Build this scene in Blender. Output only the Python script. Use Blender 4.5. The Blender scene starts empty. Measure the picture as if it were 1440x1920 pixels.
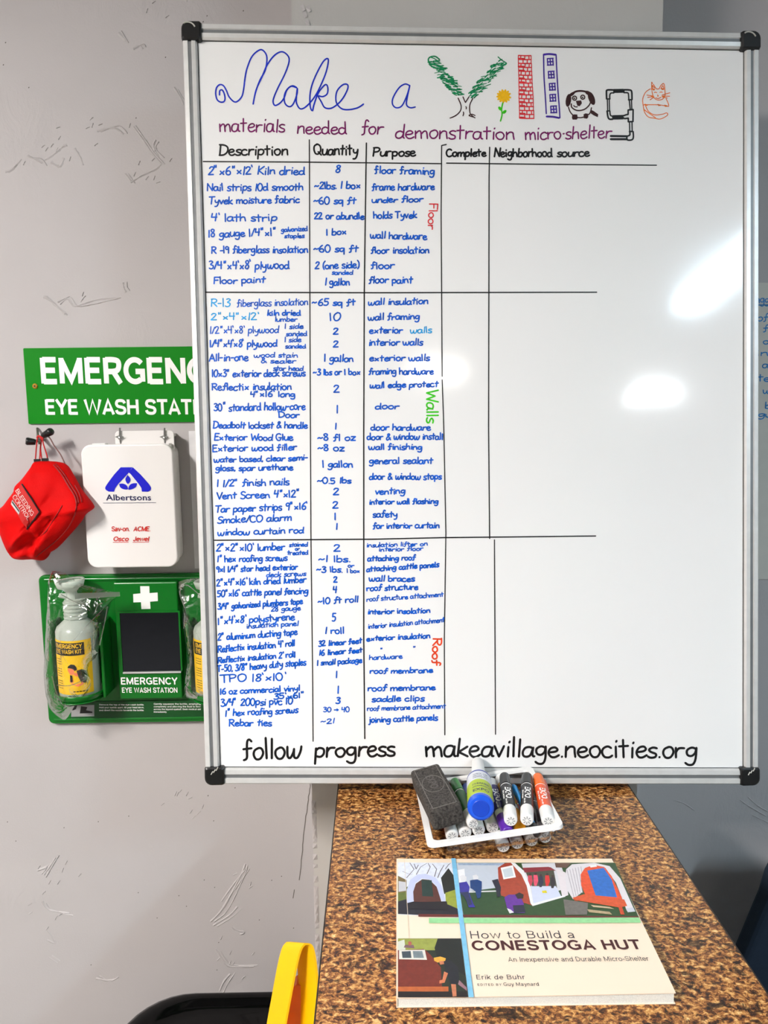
import bpy, bmesh, math, random
from mathutils import Vector, Matrix
from mathutils.bvhtree import BVHTree
from mathutils.geometry import delaunay_2d_cdt
random.seed(7)
SC = bpy.context.scene
COL = SC.collection
V = Vector

# ---------------------------------------------------------------- camera
CT = 0.92                                   # height of the counter top
F_PX, PITCH, YAW, ROLL = 1450.0, 0.13374, 0.00836, -0.01209
CAM = V((0, 0, CT + 0.61344))
fwd = V((math.sin(YAW)*math.cos(PITCH), math.cos(YAW)*math.cos(PITCH), -math.sin(PITCH)))
rgt = V((math.cos(YAW), -math.sin(YAW), 0)); upv = rgt.cross(fwd)
r2 = rgt*math.cos(ROLL) + upv*math.sin(ROLL); u2 = -rgt*math.sin(ROLL) + upv*math.cos(ROLL)
cd = bpy.data.cameras.new('camera'); cam = bpy.data.objects.new('camera', cd); COL.objects.link(cam)
cd.sensor_fit = 'VERTICAL'; cd.sensor_height = 36; cd.sensor_width = 27; cd.lens = F_PX*36/1920; cd.clip_start = 0.02
cam.matrix_world = Matrix(((r2.x, u2.x, -fwd.x, CAM.x), (r2.y, u2.y, -fwd.y, CAM.y), (r2.z, u2.z, -fwd.z, CAM.z), (0, 0, 0, 1)))
SC.camera = cam
# ---------------------------------------------------------------- world, exposure
w = bpy.data.worlds.new('world'); SC.world = w; w.use_nodes = True
w.node_tree.nodes['Background'].inputs[0].default_value = (.9, .95, 1, 1)
w.node_tree.nodes['Background'].inputs[1].default_value = 0.3
SC.view_settings.view_transform = 'Standard'; SC.view_settings.look = 'None'
SC.view_settings.gamma = 1; SC.view_settings.use_curve_mapping = False
SC.view_settings.exposure = 0.7
CEIL = 2.80
# ceiling lights: x, y, half width, half length, strength, colour, label
LAMPS = [(-1.75, -0.75, .15, .5, 132, (1, .975, .955), 'ceiling light panel above and to the left of the whiteboard'),
         (1.77, -1.05, .07, .38, 125, (.84, .94, 1), 'ceiling light panel above and to the right of the whiteboard'),
         (2.25, -3.15, .20, .16, 40, (.95, .98, 1), 'square ceiling light far behind the right side of the room'),
         (0.56, -2.70, .16, .22, 12, (1, .98, .95), 'small ceiling light behind the middle of the room')]

# ---------------------------------------------------------------- helpers
def ray(px, py):
    return r2*((px-720)/F_PX) - u2*((py-960)/F_PX) + fwd
def hz(px, py, z=0.0):                      # point at height z above the counter
    d = ray(px, py); return CAM + d*((CT+z-CAM.z)/d.z)
def hy(px, py, y):
    d = ray(px, py); return CAM + d*(y/d.y)
class Plane:
    """a plane with its own metric axes u (right), v (up) and n (towards the room)"""
    def __init__(s, o, u, v):
        s.o, s.u, s.v = V(o), V(u).normalized(), V(v).normalized(); s.n = s.u.cross(s.v).normalized()
    def uv(s, px, py):
        d = ray(px, py); t = (s.o-CAM).dot(s.n)/d.dot(s.n); p = CAM + d*t - s.o
        return (p.dot(s.u), p.dot(s.v))
    def at(s, u, v, h=0.0): return s.o + s.u*u + s.v*v + s.n*h
    def hit(s, px, py, h=0.0):
        a = s.uv(px, py); return s.at(a[0], a[1], h)
def lin(c):
    return tuple(((x/255)/12.92 if x/255 <= .04045 else ((x/255+.055)/1.055)**2.4) for x in c) + (1,)
MATS = {}
def mat(name, rgb, rough=.5, metal=0, var=.06, vscale=40, bump=0, bscale=200, coat=0, spec=.5, emit=0, trans=0, sss=0):
    if name in MATS: return MATS[name]
    m = bpy.data.materials.new(name); m.use_nodes = True; MATS[name] = m
    nt = m.node_tree; b = nt.nodes['Principled BSDF']
    c = lin(rgb); b.inputs['Base Color'].default_value = c; m.diffuse_color = c
    b.inputs['Roughness'].default_value = rough; b.inputs['Metallic'].default_value = metal
    b.inputs['Specular IOR Level'].default_value = spec; b.inputs['Coat Weight'].default_value = coat
    b.inputs['Transmission Weight'].default_value = trans
    tc = nt.nodes.new('ShaderNodeTexCoord')
    if var:
        n = nt.nodes.new('ShaderNodeTexNoise'); n.inputs['Scale'].default_value = vscale; n.inputs['Detail'].default_value = 3
        nt.links.new(tc.outputs['Object'], n.inputs['Vector'])
        r = nt.nodes.new('ShaderNodeValToRGB'); e = r.color_ramp.elements
        e[0].position = .3; e[1].position = .7
        e[0].color = tuple(x*(1-var) for x in c[:3])+(1,); e[1].color = tuple(min(1, x*(1+var)) for x in c[:3])+(1,)
        nt.links.new(n.outputs['Fac'], r.inputs['Fac']); nt.links.new(r.outputs['Color'], b.inputs['Base Color'])
    if bump:
        n2 = nt.nodes.new('ShaderNodeTexNoise'); n2.inputs['Scale'].default_value = bscale; n2.inputs['Detail'].default_value = 4
        nt.links.new(tc.outputs['Object'], n2.inputs['Vector'])
        bp = nt.nodes.new('ShaderNodeBump'); bp.inputs['Strength'].default_value = bump; bp.inputs['Distance'].default_value = .002
        nt.links.new(n2.outputs['Fac'], bp.inputs['Height']); nt.links.new(bp.outputs['Normal'], b.inputs['Normal'])
    if emit:
        b.inputs['Emission Color'].default_value = c; b.inputs['Emission Strength'].default_value = emit
    return m
def origin(o):
    return V(o['_o']) if o is not None else V((0, 0, 0))
def thing(name, label, cat, loc, group=None):
    o = bpy.data.objects.new(name, None); COL.objects.link(o); o.location = loc; o['_o'] = tuple(loc)
    o.empty_display_size = .05
    o['label'] = label; o['category'] = cat
    if group: o['group'] = group
    return o
def obj(name, verts, faces, m, parent=None, smooth=False, loc=None, **props):
    """link ONE mesh object; verts are world points"""
    base = origin(parent) if parent is not None else (V(loc) if loc is not None else V((0, 0, 0)))
    me = bpy.data.meshes.new(name); me.from_pydata([tuple(V(p)-base) for p in verts], [], faces); me.update()
    me.materials.append(m)
    if smooth: me.polygons.foreach_set('use_smooth', [True]*len(me.polygons))
    o = bpy.data.objects.new(name, me); COL.objects.link(o); o['_o'] = tuple(base)
    if parent is not None: o.parent = parent
    else: o.location = base
    for k, x in props.items(): o[k] = x
    return o
def tag(o, label, cat, group=None):
    o['label'] = label; o['category'] = cat
    if group: o['group'] = group
    return o
def bevel(o, wd, seg=2, ang=.6):
    b = o.modifiers.new('bevel', 'BEVEL'); b.width = wd; b.segments = seg; b.limit_method = 'ANGLE'; b.angle_limit = ang
    return o
def union2(pts, polys, eps=1e-4):
    """merge overlapping flat polygons into one clean triangulated region"""
    out = []
    for f in polys:
        a = sum(pts[f[i-1]][0]*pts[f[i]][1]-pts[f[i]][0]*pts[f[i-1]][1] for i in range(len(f)))
        if abs(a) > 1e-9: out.append(list(f) if a > 0 else list(f)[::-1])
    if not out: return [], []
    r = delaunay_2d_cdt([V(p) for p in pts], [], out, 1, eps)
    vs = [tuple(p) for p in r[0]]
    def inside(x, y, q):
        c = False; j = len(q)-1
        for i in range(len(q)):
            (xa, ya), (xb, yb) = pts[q[i]], pts[q[j]]
            if (ya > y) != (yb > y) and x < (xb-xa)*(y-ya)/(yb-ya)+xa: c = not c
            j = i
        return c
    keep = []
    for f, o in zip(r[2], r[5]):
        if not o: continue
        x = sum(vs[i][0] for i in f)/len(f); y = sum(vs[i][1] for i in f)/len(f)
        if any(inside(x, y, out[k]) for k in o): keep.append(tuple(f))
    return vs, keep
class MB:
    def __init__(s): s.v, s.f, s.p2, s.pl = [], [], [], None
    def flat2(s, plane, pts, h): s.p2.append([(u*1000, v*1000) for u, v in pts]); s.pl = (plane, h)
    def flush(s):
        if s.p2:
            pts, fs = [], []
            for q in s.p2: fs.append(list(range(len(pts), len(pts)+len(q)))); pts += q
            vs, fs = union2(pts, fs, 1e-3); pl, h = s.pl
            s.add([pl.at(u/1000, v/1000, h) for u, v in vs], fs); s.p2 = []
    def add(s, vs, fs):
        k = len(s.v); s.v += [V(p) for p in vs]; s.f += [tuple(i+k for i in f) for f in fs]; return s
    def box(s, x0, x1, y0, y1, z0, z1):
        return s.add([(x, y, z) for z in (z0, z1) for y in (y0, y1) for x in (x0, x1)],
                     [(0, 2, 3, 1), (4, 5, 7, 6), (0, 1, 5, 4), (2, 6, 7, 3), (0, 4, 6, 2), (1, 3, 7, 5)])
    def prism(s, pts, off):                 # closed outline (world points) extruded by off
        n = len(pts); pts = [V(p) for p in pts]
        return s.add(pts+[p+off for p in pts], [tuple(range(n))[::-1], tuple(range(n, 2*n))]+[(i, (i+1) % n, (i+1) % n+n, i+n) for i in range(n)])
    def flat(s, pts): return s.add(pts, [tuple(range(len(pts)))])
    def lathe(s, a, d, prof, seg=24, ref=None, a0=0, a1=2*math.pi, caps=True):
        """profile of (distance along axis d from a, radius)"""
        a = V(a); d = V(d).normalized(); x = (V(ref) if ref is not None else (V((0, 0, 1)) if abs(d.z) < .9 else V((1, 0, 0))))
        x = (x-d*x.dot(d)).normalized(); y = d.cross(x)
        full = abs(a1-a0-2*math.pi) < 1e-6; n = seg if full else seg+1
        vs = []
        for t, r in prof:
            for i in range(n):
                q = a0+(a1-a0)*i/seg; vs.append(a+d*t+(x*math.cos(q)+y*math.sin(q))*r)
        fs = []
        for j in range(len(prof)-1):
            for i in range(seg if full else seg):
                k = (i+1) % n; fs.append((j*n+i, j*n+k, (j+1)*n+k, (j+1)*n+i))
        if full and caps:
            if prof[0][1] > 1e-6: fs.append(tuple(range(n))[::-1])
            if prof[-1][1] > 1e-6: fs.append(tuple(range((len(prof)-1)*n, len(prof)*n)))
        return s.add(vs, fs)
    def tube(s, pts, r, seg=8):
        pts = [V(p) for p in pts]; n = len(pts); vs = []
        for i, p in enumerate(pts):
            d = (pts[min(i+1, n-1)]-pts[max(i-1, 0)]).normalized()
            x = V((0, 0, 1)) if abs(d.z) < .9 else V((1, 0, 0)); x = (x-d*x.dot(d)).normalized(); y = d.cross(x)
            rr = r[i] if isinstance(r, (list, tuple)) else r
            vs += [p+(x*math.cos(2*math.pi*k/seg)+y*math.sin(2*math.pi*k/seg))*rr for k in range(seg)]
        fs = [(i*seg+k, i*seg+(k+1) % seg, (i+1)*seg+(k+1) % seg, (i+1)*seg+k) for i in range(n-1) for k in range(seg)]
        fs += [tuple(range(seg))[::-1], tuple(range((n-1)*seg, n*seg))]
        return s.add(vs, fs)
    def make(s, name, m, parent=None, **kw):
        s.flush(); return obj(name, s.v, s.f, m, parent, **kw)
def struct(name, mb, m): return mb.make(name, m, kind='structure')
def rrect(x0, y0, x1, y1, r, n=5):          # rounded rectangle outline; r = one radius or four (bl, br, tr, tl)
    rs = r if isinstance(r, (list, tuple)) else (r,)*4; out = []
    for (cx, cy, a, q) in ((x0, y0, 180, rs[0]), (x1, y0, 270, rs[1]), (x1, y1, 0, rs[2]), (x0, y1, 90, rs[3])):
        ox = cx+q if cx == x0 else cx-q; oy = cy+q if cy == y0 else cy-q
        for i in range(n+1):
            t = math.radians(a+90*i/n); out.append((ox+q*math.cos(t), oy+q*math.sin(t)))
    return out
def spline(pts, k=5):
    if len(pts) < 3: return pts
    P = [pts[0]]+list(pts)+[pts[-1]]; out = []
    for i in range(1, len(P)-2):
        a, b, c, d = P[i-1], P[i], P[i+1], P[i+2]
        for j in range(k):
            t = j/k
            out.append(tuple(.5*(2*b[q]+(c[q]-a[q])*t+(2*a[q]-5*b[q]+4*c[q]-d[q])*t*t+(3*b[q]-a[q]-3*c[q]+d[q])*t**3) for q in range(len(b))))
    out.append(tuple(pts[-1])); return out
def ribbon(mb, plane, pts, wd, h=.0004, taper=True):
    """pen stroke of metric width wd along uv points lying on the plane"""
    n = len(pts)
    for i, (u, v) in enumerate(pts):
        q = wd/2*(.8 if taper and i in (0, n-1) else 1)
        mb.flat2(plane, [(u+q*math.cos(a*math.pi/3), v+q*math.sin(a*math.pi/3)) for a in range(6)], h)
        if i < n-1:
            u1, v1 = pts[i+1]; L = math.hypot(u1-u, v1-v)
            if L < 1e-6: continue
            nx, ny = -(v1-v)/L*wd/2, (u1-u)/L*wd/2
            mb.flat2(plane, [(u-nx, v-ny), (u1-nx, v1-ny), (u1+nx, v1+ny), (u+nx, v+ny)], h)
# ---- printed type (built-in font), returned in font units
_tc = {}
# monoline grotesque: x-height 5, capitals 7; l = straight, s = smooth, e = arc cx,cy rx,ry a0,a1
SN = {
'A':(6,"l.5,0 3,6.7 5.5,0;l1.5,2.1 4.5,2.1"),'B':(5.6,"l.8,0 .8,7;s.8,6.5 3,6.5 4.4,6.1 4.6,5 4,3.9 3,3.7 .8,3.7;s3,3.7 4.6,3.3 5,2 4.5,.9 3,.5 .8,.5"),
'C':(6,"e3.3,3.5 2.7,3 42,318"),'D':(6,"l.8,0 .8,7;s.4,6.5 2.8,6.5 4.6,5.6 5.3,3.5 4.6,1.4 2.8,.5 .4,.5"),'E':(5.2,"l.8,0 .8,7;l.8,6.5 4.8,6.5;l.8,3.6 4.4,3.6;l.8,.5 4.8,.5"),
'F':(5,"l.8,0 .8,7;l.8,6.5 4.6,6.5;l.8,3.5 4.2,3.5"),'G':(6.4,"e3.3,3.5 2.7,3 42,310;l3.5,3.3 5.6,3.3 5.6,.5"),'H':(6,"l.8,0 .8,7;l5.2,0 5.2,7;l.8,3.6 5.2,3.6"),
'I':(2.2,"l1.1,0 1.1,7"),'J':(4.4,"s3.4,7 3.4,2 2.8,.6 1.6,.5 .6,1.8"),'K':(5.8,"l.8,0 .8,7;l5,6.9 1,2.8;l2.4,4 5.2,0"),'L':(4.8,"l.8,7 .8,0;l.8,.5 4.6,.5"),
'M':(7.2,"l.8,0 .8,7;l.8,6.6 3.6,.9 6.4,6.6;l6.4,7 6.4,0"),'N':(6.2,"l.8,0 .8,7;l.9,6.7 5.3,.3;l5.4,7 5.4,0"),'O':(6.8,"e3.4,3.5 2.8,3 0,360"),'P':(5.4,"l.8,0 .8,7;s.8,6.5 3,6.5 4.5,6 4.8,4.8 4.3,3.5 3,3 .8,3"),
'Q':(6.8,"e3.4,3.5 2.8,3 0,360;l4,1.8 6,-.2"),'R':(5.8,"l.8,0 .8,7;s.8,6.5 3,6.5 4.5,6.1 4.8,4.9 4.3,3.7 3,3.3 .8,3.3;l3,3.3 5.1,0"),
'S':(5.6,"s4.9,5.2 4.3,6.2 2.8,6.5 1.3,6.2 .8,5 1.4,3.9 2.8,3.5 4.4,3 4.9,1.9 4.3,.8 2.8,.5 1.2,.9 .6,2"),'T':(5.4,"l2.7,0 2.7,6.8;l.1,6.5 5.3,6.5"),
'U':(6,"s.8,7 .8,2.6 1.2,1.2 3,.5 4.8,1.2 5.2,2.6 5.2,7"),'V':(5.8,"l.4,7 2.9,.3 5.4,7"),'W':(8.4,"l.4,7 2.2,.4 4.2,6.6 6.2,.4 8,7"),'X':(5.6,"l.5,7 5.1,0;l5.1,7 .5,0"),'Y':(5.6,"l.3,7 2.8,3.2 5.3,7;l2.8,3.3 2.8,0"),'Z':(5.4,"l.6,6.5 4.7,6.5 .6,.5 4.9,.5"),
'a':(4.8,"s.8,3.7 1.4,4.5 2.6,4.6 3.6,4 3.7,3;l3.7,3.2 3.7,0;s3.7,2.8 2,2.5 .8,1.9 .8,.8 1.8,.4 3,.8 3.7,1.8"),'b':(5,"l.8,0 .8,7;e2.6,2.5 1.7,2.1 0,360"),'c':(4.6,"e2.5,2.5 1.9,2.1 45,315"),
'd':(5,"l4.2,0 4.2,7;e2.4,2.5 1.7,2.1 0,360"),'e':(4.8,"l.6,2.6 4.3,2.6;e2.5,2.5 1.85,2.1 0,320"),'f':(2.8,"s2.7,6.5 1.7,6.4 1.4,5.4 1.4,0;l.2,4.6 2.7,4.6"),
'g':(5,"e2.4,2.6 1.7,2 0,360;s4.2,5 4.2,.2 3.6,-1.3 2.2,-1.6 .9,-1"),'h':(4.8,"l.8,0 .8,7;s.8,3.2 1.6,4.4 2.8,4.6 3.7,4 3.9,2.8 3.9,0"),'i':(2,"l1,0 1,5;l1,6 1,7"),'j':(2,"s1.1,5 1.1,-1 .2,-1.5;l1.1,6 1.1,7"),
'k':(4.6,"l.8,0 .8,7;l4,5 1,2;l1.8,2.8 4.3,0"),'l':(2,"l1,0 1,7"),'m':(7.2,"l.8,0 .8,5;s.8,3.2 1.6,4.4 2.6,4.6 3.4,4 3.6,2.8 3.6,0;s3.6,3.2 4.4,4.4 5.4,4.6 6.2,4 6.4,2.8 6.4,0"),
'n':(4.8,"l.8,0 .8,5;s.8,3.2 1.6,4.4 2.8,4.6 3.7,4 3.9,2.8 3.9,0"),'o':(5,"e2.5,2.5 1.9,2.1 0,360"),'p':(5,"l.8,-1.9 .8,5;e2.6,2.5 1.7,2.1 0,360"),'q':(5,"l4.2,-1.9 4.2,5;e2.4,2.5 1.7,2.1 0,360"),
'r':(3.2,"l.8,0 .8,5;s.8,3 1.5,4.3 3,4.6"),'s':(4.4,"s3.7,3.7 3,4.5 2.1,4.6 1,4.2 .9,3.3 2,2.6 3.3,2.1 3.7,1.2 3,.5 2,.4 .9,.8 .5,1.5"),'t':(2.8,"s1.3,6.4 1.3,1.4 1.6,.6 2.6,.4;l.2,4.6 2.6,4.6"),
'u':(4.8,"s.8,5 .8,2 1.3,.7 2.3,.4 3.4,.9 3.9,2;l3.9,5 3.9,0"),'v':(4.6,"l.4,5 2.3,.3 4.2,5"),'w':(6.6,"l.3,5 1.8,.4 3.3,4.7 4.8,.4 6.3,5"),'x':(4.4,"l.4,5 4,0;l4,5 .4,0"),'y':(4.6,"l.4,5 2.4,.4;l4.2,5 2.2,-.6 1.5,-1.5 .6,-1.5"),'z':(4.4,"l.5,4.6 3.8,4.6 .5,.4 4,.4"),
'.':(2,"l1,0 1,.9"),',':(2,"l1.1,.8 .7,-1"),'-':(3,"l.4,2.6 2.6,2.6"),' ':(2.6,""),
}
def sans(body, wd_, sp):
    vs, fs, X = [], [], 0.0
    for c in body:
        adv, st = SN[c]; vs_all, fs_all = vs, fs; vs, fs = [], []
        for q in st.split(';'):
            if not q: continue
            pts = [tuple(float(k) for k in p.split(',')) for p in q[1:].split()]
            if q[0] == 's': pts = spline(pts, 4)
            if q[0] == 'e':
                (cx, cy), (rx, ry), (a0, a1) = pts; n = 28
                pts = [(cx+rx*math.cos(math.radians(a0+(a1-a0)*i/n)), cy+ry*math.sin(math.radians(a0+(a1-a0)*i/n))) for i in range(n+1)]
            closed = math.hypot(pts[0][0]-pts[-1][0], pts[0][1]-pts[-1][1]) < 1e-4; n = len(pts); k0 = len(vs)
            for i, p in enumerate(pts):
                a = pts[i-1] if i else (pts[-2] if closed else p); b = pts[i+1] if i < n-1 else (pts[1] if closed else p)
                def un(u, v):
                    l = math.hypot(v[0]-u[0], v[1]-u[1]); return ((v[0]-u[0])/l, (v[1]-u[1])/l) if l else None
                d0, d1 = un(a, p), un(p, b); d0 = d0 or d1; d1 = d1 or d0
                n0, n1 = (-d0[1], d0[0]), (-d1[1], d1[0]); mx, my = n0[0]+n1[0], n0[1]+n1[1]; l2 = mx*mx+my*my
                k = min(2/l2, 2.2) if l2 > 1e-6 else 1
                mx, my = mx*k*wd_/2, my*k*wd_/2
                vs += [(X+p[0]+mx, p[1]+my), (X+p[0]-mx, p[1]-my)]
            fs += [(k0+2*i, k0+2*i+1, k0+2*i+3, k0+2*i+2) for i in range(n-1)]
        if len(st.split(';')) > 1 or c in 'MWNVS': vs, fs = union2(vs, fs, 1e-4)
        k0 = len(vs_all); vs_all += vs; fs_all += [tuple(i+k0 for i in f) for f in fs]; vs, fs = vs_all, fs_all
        X += adv*sp
    g = .729/7; vs = [(x*g, y*g) for x, y in vs]; x0 = min(v[0] for v in vs); x1 = max(v[0] for v in vs)
    return [(x-x0, y) for x, y in vs], fs, x1-x0
def type_mesh(body, bold=0.0, sp=1.0):
    key = (body, bold, sp)
    if key in _tc: return _tc[key]
    if bold < 0:
        _tc[key] = sans(body, -bold, sp); return _tc[key]
    c = bpy.data.curves.new('t', 'FONT'); c.body = body; c.resolution_u = 2; c.offset = bold; c.space_character = sp
    o = bpy.data.objects.new('t', c); COL.objects.link(o)
    dg = bpy.context.evaluated_depsgraph_get(); me = bpy.data.meshes.new_from_object(o.evaluated_get(dg))
    vs = [(p.co.x, p.co.y) for p in me.vertices]; fs = [tuple(f.vertices) for f in me.polygons]
    bpy.data.objects.remove(o); bpy.data.curves.remove(c); bpy.data.meshes.remove(me)
    x0 = min(v[0] for v in vs); x1 = max(v[0] for v in vs)
    if bold: vs, fs = union2(vs, fs, 1e-5)
    _tc[key] = ([(v[0]-x0, v[1]) for v in vs], fs, x1-x0); return _tc[key]
CAPH = .729
def print_uv(mb, plane, body, u0, u1, v0, cap, h=.0006, bold=0.0, shear=0, sp=1.0, rise=0):
    vs, fs, wd = type_mesh(body, bold, sp); kx = (u1-u0)/wd; ky = cap/CAPH
    mb.add([plane.at(u0+x*kx+y*ky*shear, v0+y*ky+x*kx*rise, h) for x, y in vs], fs)
def print_px(mb, plane, body, x0, x1, yb, yc, **kw):
    a = plane.uv(x0, yb); b = plane.uv(x1, yb); c = plane.uv((x0+x1)/2, yc); m_ = plane.uv((x0+x1)/2, yb)
    print_uv(mb, plane, body, a[0], b[0], a[1], c[1]-m_[1], rise=(b[1]-a[1])/(b[0]-a[0]), **kw)
# ---- handwriting: single stroke glyphs, x-height 5, capitals 9
G = {
'a':(5.2,"s4.2,4.2 3,5 1.2,4.6 .3,2.6 .6,.6 2,0 3.4,1 4.2,4.4;s4.3,4.8 4.1,2 4.4,.4 5.1,.3"),
'b':(5,"l.6,9 .5,.2;s.5,3 2,4.8 3.9,4.2 4.2,2 3,.1 .6,.4"),
'c':(4.6,"s4,4.2 2.6,5 .8,4 .3,2 1.2,.2 3,0 4.3,.9"),
'd':(5.2,"s4,3.8 2.4,4.6 .6,3.4 .5,1 2,0 3.6,1 4.2,3;l4.4,9 4.2,.8 4.9,.1"),
'e':(4.8,"s.5,2.4 3,2.8 4,3.8 3,5 1.2,4.4 .4,2.2 1.4,.2 3,0 4.6,1.1"),
'f':(4.2,"s4,8 3,9 2.1,8 1.9,4 1.8,.5 .4,-.4;l.3,4.6 4,5"),
'g':(5,"s4,4.4 2.4,5 .6,3.8 .8,1.6 2.4,1 3.8,2.4 4.1,4.6;s4.2,5 4.2,0 3.4,-2.8 1.6,-3.2 .2,-2.2"),
'h':(5,"l.6,9 .5,0;s.6,3 2,4.8 3.6,4.6 4,2.6 4.3,0"),
'i':(2.2,"l1,5 1.1,0;l1.1,7 1.4,7.6"),'j':(2.8,"s2,5 2,-1 1,-3 0,-2.6;l2.1,7 2.3,7.6"),
'k':(4.8,"l.6,9 .5,0;l4,5 .7,2.2 4.5,0"),'l':(2.2,"l1,9 1.1,0"),
'm':(7.2,"l.5,5 .6,0;s.6,3 2,4.8 3.2,4.4 3.5,0;s3.5,3 5,4.8 6.2,4.2 6.6,0"),
'n':(5,"l.5,5 .6,0;s.6,3 2,4.8 3.7,4.5 4,2.4 4.4,.1"),
'o':(5,"s2.4,5 .7,4 .4,2 1.6,.1 3.4,.3 4.4,2.6 3.6,4.6 2.4,5 1.8,4.7"),
'p':(5,"l.7,5 .5,-3.5;s.6,3.6 2,5 4,4.4 4.2,2 2.8,.3 .7,.8"),
'q':(5,"s4,4.4 2.4,5 .6,3.8 .8,1.2 2.4,.4 3.8,2.4 4.1,4.6;l4.2,5 4.2,-3.5"),
'r':(4.2,"l.6,5 .6,0;s.6,2.6 1.8,4.6 4,4.7"),'s':(4,"s3.8,4.6 2.2,5 .7,4 1.4,2.8 3.4,1.8 3.2,.3 1.4,-.1 .2,.6"),
't':(4.2,"l2,8.4 1.9,0;l.2,5.2 4,5.5"),'u':(5,"s.5,5 .4,1.6 1.6,0 3.4,.8 4.1,3;l4.3,5 4.2,.5 4.9,.1"),
'v':(4.4,"l.3,5 2,0 4.1,5"),'w':(6.8,"s.3,5 .6,1 1.8,0 3,2.4 3.2,4;s3.2,4 3.4,.6 4.8,0 6,2.6 6.3,5"),
'x':(5.4,"l.9,4.6 4.2,.6;l4.2,4.6 .9,.6"),'y':(5,"s.5,5 .8,2.6 2.4,1.8 3.8,3 4.1,5;s4.2,5 3.9,0 2.6,-3 .6,-3.2"),
'z':(4.4,"l.4,5 4,5 .4,0 4.2,.1"),
'A':(6.4,"l.2,0 3,9 6,0;l1.2,3.2 5,3.4"),'B':(6,"l.8,9 .7,0;s.8,9 4,8.6 4.4,6.4 1,5 4.6,4.4 5,1.6 3.4,0 .8,0"),
'C':(6,"s5.6,7.6 4,9 1.6,8 .5,4.6 1.4,1 3.6,0 5.6,1.2"),'D':(6.6,"l.9,9 .8,0;s0,8.9 3.4,8.6 5.8,6.6 5.8,3 3.6,.4 .4,0"),
'E':(5.4,"l5,8.8 .8,9 .7,0 5,.2;l.8,4.8 4.2,5"),'F':(5.2,"l5.2,8.8 .8,9 .7,0;l.8,4.8 4.2,5"),
'G':(6.4,"s5.6,7.8 4,9 1.4,7.8 .5,4 2,.4 4.4,.4 5.6,3.4;l3.2,3.8 6.2,3.8"),
'K':(5.8,"l.8,9 .7,0;l5.2,8.6 .9,4.2 5.4,0"),'L':(5,"l.8,9 .7,0 4.8,.2"),'M':(7,"l.4,0 1.2,9 3.4,3 5.6,9 6.6,0"),
'N':(6.4,"l.5,0 .8,9 5.2,.4 5.6,9"),'O':(6.6,"s3.4,9 1,7.6 .4,4.4 1.6,.6 4,.2 6,3.4 5.6,7.4 3.4,9 2.6,8.8"),
'P':(5.8,"l.9,9 .7,0;s.2,8.8 3.6,9 5.2,7.4 4,5 .9,4.4"),'Q':(7,"s3.4,9 1,7.6 .4,4.4 1.6,.8 4,.4 6,3.4 5.6,7.4 3.4,9 2.6,8.8;l3.8,2.4 6.6,-.6"),
'R':(6,"l.9,9 .7,0;s.2,8.8 3.6,9 5.2,7.4 4,5 .9,4.6;l2,4.6 5.6,0"),
'S':(5.4,"s5,7.8 3,9 1,7.6 1.6,5.4 4.4,3.8 4.4,1 2.4,0 .4,1"),'T':(6,"l3,9 2.8,0;l0,8.8 6,9"),
'V':(5.6,"l.2,9 2.8,0 5.4,9"),'W':(8,"l.2,9 2,0 4,6.4 6,0 7.8,9"),
'0':(5.4,"s2.6,9 .8,7 .4,3.6 1.6,.2 3.6,.4 4.8,4 4.2,7.8 2.6,9 2,8.8"),'1':(2.4,"l1.1,9 1,0"),
'2':(5,"s.6,7 1.6,8.8 3.6,8.6 3.8,6.4 .3,.2;l.3,.2 4.6,.4"),'3':(4.8,"s.6,8.2 2.4,9 4,7.6 1.8,5 4.2,3.6 3.8,.8 1.8,0 .2,1"),
'4':(5,"l.8,9 .4,4.4 4.4,4.6;l3.8,9 3.4,0"),'5':(5,"l4.4,9 1,9 .9,5;s.9,5 3.4,5.2 4.2,2.6 2.8,.2 .4,.6"),
'6':(5,"s3.6,9 1.4,6.6 .5,2.6 1.8,0 4,.6 4,3.4 2.4,4.4 .7,3"),'7':(4.6,"l.3,8.8 4.2,9 1.6,0"),
'8':(5,"s4,8 2.4,9 .9,7.6 2,5.4 4,2.8 2.8,0 .9,.8 1,3 3.2,5.6 4,8"),'9':(5,"s4,7.6 2.4,9 .6,7.6 1.4,5.2 3.6,6 4,8;l4,8 3.6,0"),
'"':(4,"l.8,10 .9,7.4;l2.2,10.2 2.1,7.6"),"'":(1.6,"l.5,10 1,7.8"),'~':(5,"s.2,3 1.4,4.4 2.8,3.4 4.4,4.6"),
'.':(1.8,"l.8,.1 1,.4"),',':(2,"l1.2,.6 .6,-1.2"),'/':(3.6,"l3.4,9 .3,0"),'-':(4,"l.5,3.6 3.4,3.8"),
'(':(2.6,"s2.4,10 .8,7 .8,2 2,-1"),')':(2.6,"s.4,10 2,7 2,2 .6,-1"),'&':(6,"s5.6,.2 3,4.6 1.4,7.4 2.6,9 3.8,7.4 1.2,4 .6,1.4 2.2,0 5,3.4"),
'>':(6,"l.3,3.4 5.2,3.6;l3.6,5.2 5.4,3.6 3.6,2"),'@':(2.2,"l.6,3.4 1.4,3.6"),' ':(3.2,""),
}
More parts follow.
